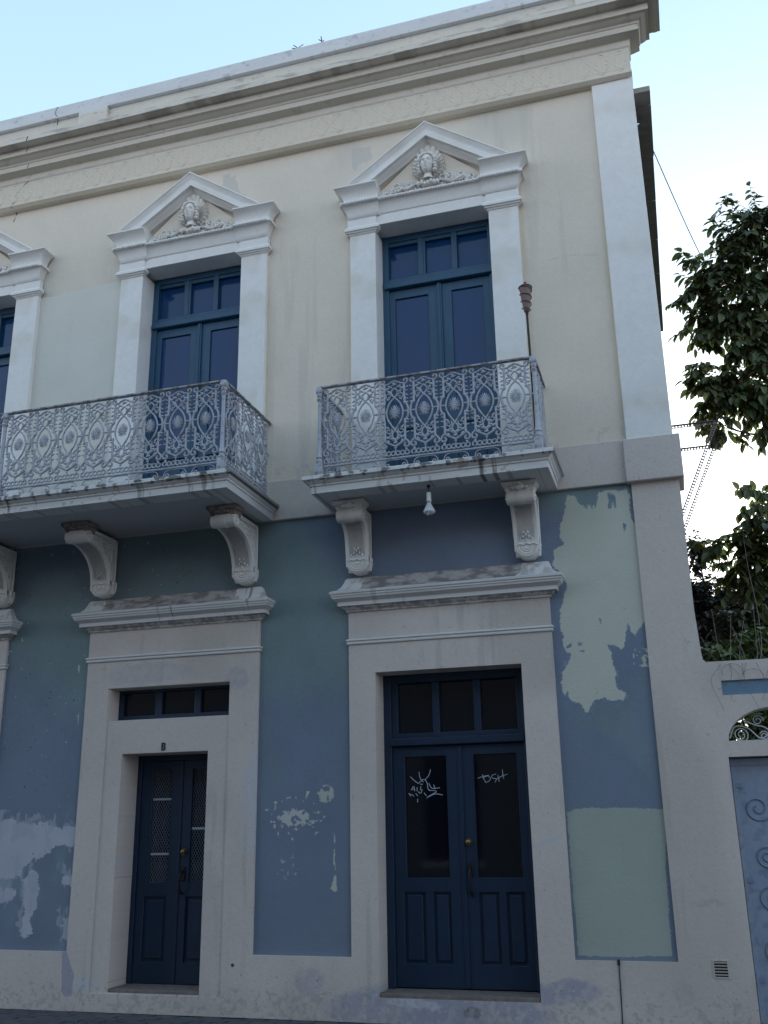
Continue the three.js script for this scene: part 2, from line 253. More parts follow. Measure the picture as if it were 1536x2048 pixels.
  const ht = areaTex(-9.4, -0.8, 3.55, 4.05, 230, (x, y) => {
    let c = mul3([0.63, 0.61, 0.59], 0.92 + 0.14 * fbm(x * 3, y * 10, 4));
    if (y > 3.66) c = mix3(c, [0.12, 0.12, 0.13], 0.75 * hoodStreak(x, y));
    if (y < 3.675 && y > 3.6) c = mix3(c, [0.3, 0.26, 0.24], 0.7 * sstep(0.4, 0.6, fbm(x * 24, y * 40, 4)));
    const inHood = [[-2.92, -1.3], [-5.8, -4.22], [-8.8, -7.2]].some(([a, b]) => x > a + 0.12 * fbm(x * 4, y * 9, 2) && x < b + 0.18 * (fbm(x * 5, y * 12, 3) - 0.5));
    if (y > 3.818) c = inHood ? mix3([0.20, 0.18, 0.175], [0.42, 0.39, 0.37], sstep(0.3, 0.7, fbm(x * 12, y * 30, 5))) : mix3(c, [0.35, 0.33, 0.32], 0.7 * sstep(0.5, 0.65, fbm(x * 14, y * 14, 4)));
    return c;
  });
  M.hood = std({ map: ht, bumpMap: rough, bumpScale: 0.004 });
  // joinery, iron, stone
  const wood = (a, b) => tileTex(256, 0.6, (u, v) => mul3(mix3(a, b, fbm(u * 30, v * 3, 4, 0)), 0.9 + 0.2 * fbm(u * 6, v * 6, 3, 6)));
  M.teal = std({ map: wood([0.013, 0.060, 0.115], [0.019, 0.080, 0.148]), roughness: 0.5, bumpMap: rough, bumpScale: 0.001 });
  M.navy = std({ map: wood([0.005, 0.0185, 0.047], [0.008, 0.026, 0.061]), roughness: 0.5, bumpMap: rough, bumpScale: 0.001 });
  M.glassBlue = new THREE.MeshPhysicalMaterial({ color: new THREE.Color(0.006, 0.040, 0.125), roughness: 0.06, ior: 1.5, specularIntensity: 0.7, bumpMap: rough, bumpScale: 0.0006 });
  M.glassDark = new THREE.MeshPhysicalMaterial({ color: new THREE.Color(0.006, 0.007, 0.011), roughness: 0.05, ior: 1.5, bumpMap: rough, bumpScale: 0.0001 });
  const it = tileTex(256, 0.35, (u, v) => mix3([0.41, 0.425, 0.47], [0.24, 0.19, 0.175], 0.75 * sstep(0.55, 0.75, fbm(u * 9, v * 9, 4, 9))));
  M.iron = std({ map: it, roughness: 0.55, metalness: 0.15 });
  M.railTop = std({ map: tileTex(256, 0.5, (u, v) => mix3([0.40, 0.40, 0.43], [0.20, 0.175, 0.17], sstep(0.4, 0.6, fbm(u * 12, v * 12, 4, 12)))), roughness: 0.6 });
  M.darkIron = std({ color: new THREE.Color(0.018, 0.016, 0.016), roughness: 0.5, metalness: 0.3 });
  M.brass = std({ color: new THREE.Color(0.30, 0.22, 0.08), roughness: 0.35, metalness: 0.9 });
  M.sill = std({ map: tileTex(256, 0.7, (u, v) => mix3([0.13, 0.10, 0.085], [0.24, 0.20, 0.18], fbm(u * 14, v * 14, 5, 14))), bumpMap: rough, bumpScale: 0.004 });
  M.crack = std({ color: new THREE.Color(0.06, 0.05, 0.05), roughness: 1 });
  M.paintMark = std({ color: new THREE.Color(0.55, 0.58, 0.66), roughness: 0.5 });
  M.black = std({ color: new THREE.Color(0.012, 0.012, 0.014), roughness: 0.6 });
  M.inside = std({ color: new THREE.Color(0.10, 0.09, 0.085), roughness: 1 });
  M.boards = std({ map: tileTex(256, 1.0, (u, v) => mul3(mix3([0.27, 0.25, 0.22], [0.38, 0.35, 0.31], fbm(u * 4, v * 40, 4, 0)), 0.85 + 0.3 * fbm(u * 16, v * 16, 3, 16))), bumpMap: rough, bumpScale: 0.006, roughness: 0.95 });
  M.gate = std({ map: tileTex(512, 1.6, (u, v) => mul3(mix3([0.21, 0.27, 0.37], [0.27, 0.31, 0.38], fbm(u * 7, v * 7, 5, 7)), 1 - 0.22 * sstep(0.55, 0.8, fbm(u * 24, v * 24, 5, 24)) + 0.16 * fbm(u * 50, v * 50, 2, 50))), roughness: 0.6, bumpMap: rough, bumpScale: 0.0015 });
  M.gateScroll = std({ color: new THREE.Color(0.19, 0.24, 0.33), roughness: 0.6 });
  M.whiteIron = std({ color: new THREE.Color(0.5, 0.5, 0.54), roughness: 0.5 });
  M.lacewhite = std({ color: new THREE.Color(0.36, 0.38, 0.42), roughness: 0.7 });
  M.meshIron = std({ color: new THREE.Color(0.14, 0.16, 0.20), roughness: 0.6 });
}

// ------------------------------------------------------------------ ground, street, pavement
{
  const asphalt = std({ map: tileTex(512, 2.5, (u, v) => mul3([0.055, 0.055, 0.058], 0.75 + 0.5 * fbm(u * 60, v * 60, 4, 60))), roughness: 0.95 });
  const g = part('street', new THREE.PlaneGeometry(300, 300).rotateX(-Math.PI / 2).translate(0, -0.14, 0), asphalt, scene); g.userData.kind = 'structure';
  const pm = std({ map: tileTex(256, 1, (u, v) => mul3([0.075, 0.072, 0.078], 0.7 + 0.6 * fbm(u * 18, v * 18, 4, 18))), roughness: 0.95 });
  const s = part('sidewalk', bx(-40, 30, -0.5, -0.012, -0.2, 1.55, 0), pm, scene); s.userData.kind = 'structure';
  part('kerb', bx(-40, 30, -0.5, 0.0, 1.553, 1.70, 0.02), std({ color: new THREE.Color(0.2, 0.195, 0.19), bumpMap: rough, bumpScale: 0.004 }), s);
  const bricks = [0, 1, 2, 3].map((k) => std({ map: tileTex(128, 0.3, (u, v) => mul3([[0.075, 0.07, 0.08], [0.06, 0.06, 0.07], [0.095, 0.08, 0.08], [0.07, 0.075, 0.085]][k], 0.7 + 0.6 * fbm(u * 16, v * 16, 4, 16))), roughness: 0.8 }));
  const gs = [0, 1, 2].map((k) => uvm(clean(bx(-0.107, 0.107, -0.035, 0.004 * k - 0.004, -0.052, 0.052, 0.01))));
  for (let r = 0; r < 7; r++) for (let i = 0; i < 26; i++) {
    const b = new THREE.Mesh(gs[(rnd() * 3) | 0], bricks[(rnd() * 4) | 0]); b.name = numbered('paver'); b.receiveShadow = true;
    b.position.set(-7.9 + i * 0.222 + (r % 2) * 0.11, 0, 0.065 + r * 0.112); b.rotation.y = rr(-0.03, 0.03); s.add(b);
  }
  const soil = part('garden_ground', bx(0.3, 60, -0.5, 0.02, -80, -0.4, 0), std({ map: tileTex(256, 2, (u, v) => mul3([0.06, 0.065, 0.035], 0.6 + 0.8 * fbm(u * 20, v * 20, 4, 20))), roughness: 1 }), scene); soil.userData.kind = 'structure';
}

// ------------------------------------------------------------------ the corner building
const B = group('corner_building', scene, [0, 0, 0]);
tag(B, 'two storey stucco building with cream upper wall, peeling blue ground floor and iron balconies', 'building');
const DX = -5.89, DW = [-2.05, -4.92, -7.93]; // ground door copy offset, window centres
{
  // ground floor wall, with holes behind the surrounds
  const notch = (a, b) => [[b, 0.3], [b, 3.6], [a, 3.6], [a, 0.3]];
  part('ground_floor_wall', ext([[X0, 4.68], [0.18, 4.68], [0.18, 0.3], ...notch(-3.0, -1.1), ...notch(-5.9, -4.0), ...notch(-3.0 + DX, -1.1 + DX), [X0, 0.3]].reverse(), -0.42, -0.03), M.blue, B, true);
  const outline = [[X0, 0], [0.2065, 0], [0.2065, 4.655], [-0.227, 4.655], [-0.227, 0.53], [-1.058, 0.53], [-1.062, 3.63], [-3.031, 3.63], [-3.02, 0.517], [-3.98, 0.52], [-3.972, 3.63], [-5.924, 3.63], [-5.924, 0.517], [-1.058 + DX, 0.52], [-1.062 + DX, 3.63], [-3.03 + DX, 3.63], [-3.02 + DX, 0.52], [X0, 0.52]];
  const dR = rect(-2.765, -1.36, 0.2, 3.025), dF = rect(-2.765 + DX, -1.36 + DX, 0.2, 3.025), dL = rect(-5.655, -4.285, 0.16, 3.025);
  part('stucco_base', ext(outline, -0.4, 0, [dR, dF, dL]), M.cream, B, true);
  part('doorway_infill', ext(rect(-5.66, -4.28, 0.14, 3.03), -0.385, -0.012, [rect(-5.46, -4.505, 0.17, 2.357), rect(-5.64, -4.287, 2.695, 3.02)], 0.003), M.cream, B, true);
  part('string_band', bx(X0, -0.262, 4.657, 5.09, -0.4, 0.012, 0.008), M.cream, B, true);
  part('corner_block', bx(-0.268, 0.253, 4.645, 5.075, -0.4, 0.06, 0.012), M.cream, B, true);
  // upper wall
  const hole = (c) => rect(c - 0.9, c + 0.9, 4.9, 8.12);
  part('upper_wall', ext(rect(X0, 0.16, 4.8, 9.3), -0.42, -0.02, DW.map(hole)), M.yellow, B, true);
  part('corner_pilaster', bx(-0.232, 0.194, 5.06, 9.2, -0.4, 0.035, 0.008), M.white, B);
  // frieze, cornice, parapet
  part('frieze_moulding', mould([[-0.2, 9.165], [0.005, 9.17], [0.02, 9.18], [0.03, 9.19], [0.045, 9.2], [0.045, 9.225], [0.02, 9.24], [-0.2, 9.245]], X0, 0.155, 0.045, -0.3, false), M.cornice, B, true);
  part('frieze', bx(X0, 0.195, 9.235, 9.56, -0.4, 0.05, 0.004), M.cornice, B, true);
  const prof = [[-0.3, 9.545], [0.05, 9.55], [0.062, 9.562], [0.066, 9.572], [0.066, 9.63], [0.075, 9.638], [0.1, 9.642], [0.125, 9.65], [0.15, 9.658], [0.167, 9.66], [0.167, 9.725], [0.178, 9.732], [0.185, 9.75], [0.21, 9.758], [0.235, 9.772], [0.25, 9.783], [0.284, 9.785], [0.284, 9.858], [0.294, 9.866], [0.318, 9.868], [0.335, 9.862], [0.36, 9.862], [0.375, 9.868], [0.402, 9.868], [0.402, 9.935], [0.385, 9.947], [-0.3, 10.02]];
  part('main_cornice', mould(prof, X0, 0.145, 0, -0.17, false, true, 30), M.cornice, B, true);
  const pr = [rect(X0 + 0.2, -6.67, 9.93, 10.485), rect(-6.25, -0.32, 9.93, 10.485)];
  part('parapet', [ext(rect(X0, 0.14, 9.9, 10.66), -0.035, 0.02, pr, 0.003), bx(X0, 0.14, 9.9, 10.655, -0.35, -0.036, 0.004)], M.cornice, B, true);
  // low relief of the frieze: one worn leaf cross after another
  const leaf = (a) => { const g = new THREE.SphereGeometry(1, 7, 4).scale(0.052, 0.014, 0.006).translate(0.05, 0, 0); return g.rotateZ(a); };
  const orn = uvm(merge([bx(-0.049, 0.149, -0.072, 0.072, -0.002, 0.0022, 0)].concat([0.6, 2.54, 3.74, 5.68].map(leaf).concat([blob(0, 0, 0, 0.016, 0.016, 0.006), ...[[0.1, 0.06, 0.3], [0.1, -0.06, -0.3], [0.06, 0.055, 1.2], [0.14, -0.055, 1.2], [0, 0.045, 1.57], [0, -0.045, 1.57], [0.05, 0, 0], [0.15, 0, 0]].map(([x, y, a]) => new THREE.SphereGeometry(1, 7, 4).scale(0.026, 0.010, 0.006).rotateZ(a).translate(x, y, 0)), new THREE.TorusGeometry(0.035, 0.005, 4, 10, 3.4).translate(0.1, 0.05, 0), new THREE.TorusGeometry(0.035, 0.005, 4, 10, 3.4).rotateZ(Math.PI).translate(0.1, -0.05, 0)]))));
  for (let i = 0; i < 58; i++) { const o = new THREE.Mesh(orn, M.cornice); o.name = numbered('frieze_ornament'); o.position.set(-11.4 + i * 0.2, 9.4, 0.05); o.scale.setScalar(rr(0.9, 1.05)); o.scale.y = 1.55; o.scale.z = rr(0.5, 1.2); o.rotation.z = rr(-0.06, 0.06); B.add(o); }
  // crack running down through cornice and frieze
  const cr = [[-7.0, 10.66, 0.02], [-7.03, 10.56, 0.02], [-6.99, 10.5, 0.018], [-7.02, 10.44, -0.034], [-7.04, 10.3, -0.036]];
  const cr2 = [[-7.1, 9.93, 0.4], [-7.12, 9.87, 0.4]], cr3 = [[-7.18, 9.86, 0.286], [-7.2, 9.80, 0.286]], cr4 = [[-7.23, 9.72, 0.168], [-7.25, 9.665, 0.168]], cr5 = [[-7.26, 9.63, 0.066], [-7.3, 9.56, 0.055], [-7.35, 9.53, 0.05], [-7.38, 9.49, 0.05], [-7.46, 9.41, 0.05], [-7.47, 9.36, 0.05], [-7.43, 9.33, 0.05], [-7.49, 9.27, 0.052], [-7.495, 9.2, 0.09], [-7.48, 9.16, -0.015], [-7.52, 9.05, -0.019]];
  [[cr, 0.0045, 12], [cr3, 0.004, 6], [cr4, 0.004, 6], [cr2, 0.009, 6], [cr5, 0.005, 30]].forEach(([c, r, n]) => part('crack', tube(c, r, n, 4), M.crack, B));
  // body of the building behind the facade
  part('side_wall', bx(-0.15, 0.15, 0, 9.93, -13, -0.38, 0), M.inside, B);
  part('back_wall', bx(X0, 0.15, 0, 9.9, -13.3, -13, 0), M.inside, B);
  part('left_wall', bx(X0 - 0.3, X0, 0, 9.9, -13, 0, 0), M.inside, B);
  part('roof', bx(X0, 0.14, 9.6, 9.88, -13, -0.42, 0), M.inside, B);
  part('upper_floor', bx(X0, -0.16, 4.4, 4.64, -12.9, -0.43, 0), M.inside, B);
  // boarded eave along the side wall
  const ev = group('side_eave', B);
  for (let i = 0, z = -0.25; i < 7; i++) {
    const z1 = z - (i ? 0.92 : 0.25), w = 0.375 - 0.002 * i + rr(-0.003, 0.003), y0 = 9.2 + rr(-0.004, 0.004);
    part('eave_board', i === 1 ? ext([[0.19, -z + 0.006], [0.19, -(z - 0.27)], [0.235, -(z - 0.27)], [0.25, -(z - 0.32)], [0.235, -(z - 0.37)], [0.19, -(z - 0.37)], [0.19, -z1 - 0.006], [w, -z1 - 0.006], [w, -z + 0.006]].reverse(), 0, 0.07).rotateX(-Math.PI / 2).translate(0, y0, 0) : bx(0.19, w, y0, y0 + 0.07, z1 + 0.012, z - 0.012, 0.008), M.boards, ev);
    z = z1;
  }
  // plinth vent
  const vt = group('plinth_vent', B);
  part('vent_frame', ext(rect(0.035, 0.16, 0.418, 0.556), 0, 0.006, [rect(0.047, 0.148, 0.43, 0.544)]), M.cream, vt, true);
  part('vent_back', bx(0.047, 0.148, 0.43, 0.544, 0.0005, 0.002, 0), M.black, vt);
  for (let i = 0; i < 5; i++) part('vent_slat', bx(0.047, 0.148, 0.442 + i * 0.022, 0.4485 + i * 0.022, 0.002, 0.010, 0), M.cream, vt, true);
}

// window surround with pilasters, pediment, head and foliage
function head() { // plaster woman's head, face modelled as a displaced ball, about 0.2 m wide
  const g = new THREE.SphereGeometry(1, 44, 36), p = g.attributes.position, G = (x, y, cx, cy, sx, sy) => Math.exp(-(((x - cx) / sx) ** 2) - ((y - cy) / sy) ** 2);
  for (let i = 0; i < p.count; i++) {
    let x = p.getX(i), y = p.getY(i), z = p.getZ(i);
    let X = x * (0.076 - 0.010 * Math.max(0, -y)), Y = y * 0.125, Z = z * 0.085;
    if (z > 0) {
      const nose = 0.026 * G(X, Y, 0, -0.012, 0.009, 0.03) + 0.014 * G(X, Y, 0, -0.03, 0.016, 0.01), eyes = -0.030 * (G(X, Y, -0.029, 0.013, 0.016, 0.01) + G(X, Y, 0.029, 0.013, 0.016, 0.01)) + 0.008 * (G(X, Y, -0.029, 0.011, 0.009, 0.005) + G(X, Y, 0.029, 0.011, 0.009, 0.005));
      const brow = 0.010 * (G(X, Y, -0.028, 0.03, 0.018, 0.007) + G(X, Y, 0.028, 0.03, 0.018, 0.007)), lips = 0.014 * (G(X, Y, 0, -0.053, 0.017, 0.005) + G(X, Y, 0, -0.064, 0.014, 0.006)) - 0.007 * G(X, Y, 0, -0.0585, 0.02, 0.0025), chin = 0.010 * G(X, Y, 0, -0.09, 0.02, 0.014), cheek = 0.006 * (G(X, Y, -0.04, -0.025, 0.016, 0.02) + G(X, Y, 0.04, -0.025, 0.016, 0.02));
      Z += (nose + eyes + brow + lips + chin + cheek) * Math.min(1, z * 2.2);
    }
    p.setXYZ(i, X, Y, Z);
  }
  g.computeVertexNormals();
  const out = [g, new THREE.CylinderGeometry(0.038, 0.055, 0.08, 14).scale(1, 1, 0.8).translate(0, -0.135, -0.012)];
  const band = []; for (let i = 0; i <= 12; i++) { const a = Math.PI * i / 12; band.push([0.082 * Math.cos(a), 0.055 + 0.062 * Math.sin(a), 0.03]); }
  out.push(tube(band, 0.024, 20, 8)); band.forEach((q, i) => { if (i > 1 && i < 11) out.push(blob(q[0] * 0.93, q[1] - 0.004, 0.05, 0.014, 0.012, 0.014, 6)); });
  for (const s of [-1, 1]) for (let k = 0; k < 5; k++) out.push(blob(s * (0.088 + 0.007 * (k % 2)), 0.05 - k * 0.038, 0.022, 0.026, 0.024, 0.034, 8));
  for (const s of [-1, 1]) out.push(blob(s * 0.077, 0.0, 0.005, 0.01, 0.022, 0.016, 7));
  return out;
}
function shell() { // pointed scalloped shell, ribs running out from its middle
  const n = 132, m = 10, rows = [];
  const R = (a) => { const c = Math.cos(a); return c > 0 ? 0.205 + 0.075 * Math.pow(c, 3) + 0.035 * Math.pow(c, 16) : 0.205 + 0.03 * c; };
  for (let i = 0; i <= n; i++) {
    const a = -Math.PI + (2 * Math.PI * i) / n, f = Math.abs(Math.cos(a * 11)), r = R(a) * (0.93 + 0.07 * f), row = [];
    for (let k = 0; k <= m; k++) { const t = k / m; row.push([Math.sin(a) * r * t, Math.cos(a) * r * t, t > 0.97 ? -0.02 : 0.012 + 0.05 * t * t + (f - 0.5) * 0.022 * Math.min(1, t * 1.6) - 0.03 * Math.max(0, t - 0.9) * 10]); }
    rows.push(row);
  }
  return [quads(rows, false)];
}
function foliage() {
  const out = []; let s0 = seed; seed = 4242;
  out.push(tube([[-0.48, 0.02, 0], [-0.3, 0.06, 0.02], [-0.2, 0.035, 0.03], [-0.1, 0.06, 0.04], [0.02, 0.035, 0.045], [0.12, 0.055, 0.04], [0.22, 0.03, 0.03], [0.33, 0.06, 0.02], [0.46, 0.02, 0]], 0.012, 48, 7));
  for (const s of [-1, 1]) for (const [cx, cy, r] of [[0.3, 0.075, 0.05], [0.4, 0.04, 0.04], [0.2, 0.09, 0.04], [0.11, 0.04, 0.035]]) out.push(tube(spiral(s * cx, cy, r, 0.01, s > 0 ? 2.5 : 0.6, s * 1.4).map((q) => [q[0], q[1], 0.02]), 0.010, 22, 5));
  for (let i = 0; i < 90; i++) { const s = i % 2 ? 1 : -1, q = rr(0.05, 0.5), h = Math.max(0.02, 0.16 - q * 0.26), a = rr(0, 6.3); const g = new THREE.SphereGeometry(1, 7, 5).scale(rr(0.018, 0.034), rr(0.008, 0.014), rr(0.01, 0.018)).rotateZ(a).translate(s * q, rr(0.01, h), rr(0.005, 0.022)); out.push(g); }
  for (let i = 0; i < 7; i++) out.push(blob(-0.09 + i * 0.03, 0.045 + 0.008 * Math.sin(i * 2), 0.05, 0.019, 0.026, 0.02, 7));
  seed = s0; return out;
}
const GEO_HEAD = head(), GEO_SHELL = shell(), GEO_FOL = foliage();
function surround(c) {
  const s = group('window_surround', B, [c, 0, 0]);
  for (const [a, b] of [[-0.925, -0.632], [0.63, 0.945]]) {
    part('pilaster', bx(a, b, 4.83, 7.9, -0.4, 0.04, 0.005), M.white, s);
    part('pilaster_capital', mould([[-0.05, 7.85], [0.004, 7.855], [0.012, 7.862], [0.014, 7.872], [0.03, 7.878], [0.034, 7.89], [0.05, 7.896], [0.05, 7.925], [0.04, 7.94], [0.02, 7.96], [0.02, 8.055], [-0.05, 8.056]], a, b, 0.04, 0.0, true, true), M.white, s);
  }
  part('lintel', bx(-0.95, 0.95, 7.942, 8.1, -0.4, 0.042, 0.006), M.white, s);
  const low = [[-0.1, 8.06], [0.0, 8.065], [0.012, 8.075], [0.02, 8.1], [0.035, 8.15], [0.06, 8.19], [0.075, 8.2], [0.085, 8.2]];
  part('entablature', [mould([...low, [0.085, 8.232], [-0.1, 8.236]], -0.93, 0.94, 0.042, -0.1), bx(-0.9, 0.9, 8.07, 8.237, -0.4, 0.04, 0)], M.white, s);
  const dent = []; for (let i = 0; i < 40; i++) { const x = -0.6 + i * 0.0308; dent.push(blob(x, 8.214, 0.13, 0.0145, 0.019, 0.016, 7)); }
  for (const q of [-0.93, 0.625]) for (let i = 0; i < 14; i++) dent.push(blob(q - 0.05 + i * 0.031, 8.214, 0.156, 0.0145, 0.02, 0.016, 7));
  part('bead_course', dent, M.white, s);
  const knee = [[-0.1, 8.052], [0.0, 8.055], [0.014, 8.07], [0.022, 8.1], [0.035, 8.15], [0.06, 8.19], [0.078, 8.2], [0.085, 8.2], [0.085, 8.233], [0.055, 8.238], [0.052, 8.26], [0.058, 8.29], [0.075, 8.325], [0.1, 8.36], [0.132, 8.387], [0.142, 8.393], [0.142, 8.408], [-0.1, 8.45]];
  part('pediment_knee', [mould(knee, -0.92, -0.575, 0.066, 0.0, true, false)], M.white, s);
  part('pediment_knee', [mould(knee, 0.575, 0.945, 0.066, 0.0, false, true)], M.white, s);
  const rk = [[0.0, -0.1], [0.0, 0.19], [-0.008, 0.2], [-0.022, 0.2], [-0.026, 0.19], [-0.045, 0.182], [-0.07, 0.165], [-0.092, 0.158], [-0.1, 0.158], [-0.104, 0.162], [-0.168, 0.162], [-0.17, 0.115], [-0.185, 0.105], [-0.2, 0.09], [-0.215, 0.07], [-0.235, 0.06], [-0.235, -0.1]];
  const path = [[-0.9, 8.435], [-0.7, 8.573], [-0.62, 8.628], [0, 9.056], [0.62, 8.628], [0.7, 8.573], [0.9, 8.435]];
  part('raking_cornice', quads(path.map(([x, y]) => rk.map(([dy, z]) => [x, Math.max(y + dy, 8.402), z]))), M.white, s);
  part('tympanum', ext([[-0.75, 8.2], [0.75, 8.2], [0, 8.86]], -0.3, 0.03), M.yellow, s, true);
  const at = (gs, y, z, k = 1) => gs.map((g) => g.clone().scale(k, k, k).translate(0, y, z));
  part('shell_ornament', at(GEO_SHELL, 8.53, 0.03, 0.98), M.relief, s);
  const hd = part('plaster_head', at(GEO_HEAD, 8.53, 0.12, 1.0), M.relief, s); hd.rotation.y = 0; 
  part('foliage_relief', at(GEO_FOL, 8.24, 0.055).map((g) => g.translate(0, -8.24, 0).scale(1.18, 1.35, 1.25).translate(0, 8.245, -0.014)), M.relief, s);
  return s;
}
// french door of the upper floor
function frenchDoor(c) {
  const d = group('balcony_door', B, [c, 0, 0]), z = -0.24, L = -0.632, R = 0.63;
  part('door_frame', [bx(L, L + 0.07, 4.83, 7.94, z - 0.08, z + 0.02), bx(R - 0.07, R, 4.83, 7.94, z - 0.08, z + 0.02), bx(L + 0.068, R - 0.068, 7.86, 7.94, z - 0.08, z + 0.018), bx(L + 0.068, R - 0.068, 7.335, 7.4, z - 0.075, z + 0.012), bx(-0.165, -0.14 + 0.0, 7.39, 7.87, z - 0.07, z + 0.008), bx(-0.225 + 0.0, -0.163, 7.39, 7.87, z - 0.07, z + 0.014), bx(0.155, 0.22, 7.39, 7.87, z - 0.07, z + 0.014), bx(L + 0.068, R - 0.068, 7.815, 7.862, z - 0.07, z + 0.002)], M.teal, d);
  part('transom_bar', [bx(L + 0.02, R - 0.02, 7.262, 7.337, z - 0.06, z + 0.055, 0.01)], M.teal, d);
  for (const [a, b] of [[-0.565, -0.222], [-0.142, 0.157], [0.218, 0.563]]) part('transom_pane', bx(a, b, 7.395, 7.82, z - 0.05, z - 0.035, 0), M.glassBlue, d);
  for (const [a, b, g0, g1] of [[-0.565, -0.002, -0.5, -0.125], [0.002, 0.563, 0.135, 0.48]]) {
    part('door_leaf', [ext(rect(a, b, 4.86, 7.255), z - 0.05, z - 0.005, [rect(g0, g1, 5.75, 7.15), rect(g0, g1, 5.0, 5.6)], 0.003), bx(g0 - 0.01, g1 + 0.01, 5.0, 5.61, z - 0.045, z - 0.03, 0), bx(g0 + 0.05, g1 - 0.05, 5.06, 5.54, z - 0.032, z - 0.012, 0.015)], M.teal, d);
    part('door_pane', bx(g0 - 0.005, g1 + 0.005, 5.74, 7.16, z - 0.04, z - 0.026, 0), M.glassBlue, d);
  }
  part('meeting_strip', [bx(-0.03, 0.03, 4.87, 7.25, z - 0.004, z + 0.02, 0.01), bx(-0.012, 0.012, 4.87, 7.25, z + 0.018, z + 0.03, 0.008)], M.teal, d);
  part('threshold', bx(L, R, 4.75, 4.855, z - 0.1, 0.03), M.sill, d);
  return d;
}
for (const c of DW) { surround(c); frenchDoor(c); }

// ground-floor doorways
function hood(xl, xr, name = 'door_hood') {
  const g = group(name, B);
  part('hood_moulding', [mould([[-0.2, 3.97], [0.005, 3.968], [0.022, 3.955], [0.035, 3.92], [0.055, 3.875], [0.09, 3.838], [0.135, 3.82], [0.15, 3.812], [0.15, 3.79], [0.14, 3.785], [0.14, 3.768], [0.132, 3.762], [0.128, 3.745], [0.11, 3.735], [0.098, 3.722], [0.09, 3.718], [0.086, 3.712], [0.086, 3.677], [0.05, 3.674], [0.046, 3.66], [0.03, 3.648], [0.018, 3.642], [0.016, 3.626], [-0.2, 3.624]], xl, xr, 0.0, -0.05, true, true, 12)], M.hood, g, true);
  part('architrave_strip', mould([[-0.02, 3.362], [0.01, 3.36], [0.022, 3.352], [0.024, 3.342], [0.012, 3.332], [0.012, 3.326], [0.018, 3.32], [0.016, 3.308], [-0.02, 3.303]], xl, xr, 0.0, -0.03), M.hood, g, true);
}
hood(-3.03, -1.062); hood(-5.924, -3.972); hood(-3.03 + DX, -1.062 + DX);
const stroke = (s, r, z) => tube(pairs(s).map((p) => [p[0], p[1], z]), r, 14, 4);
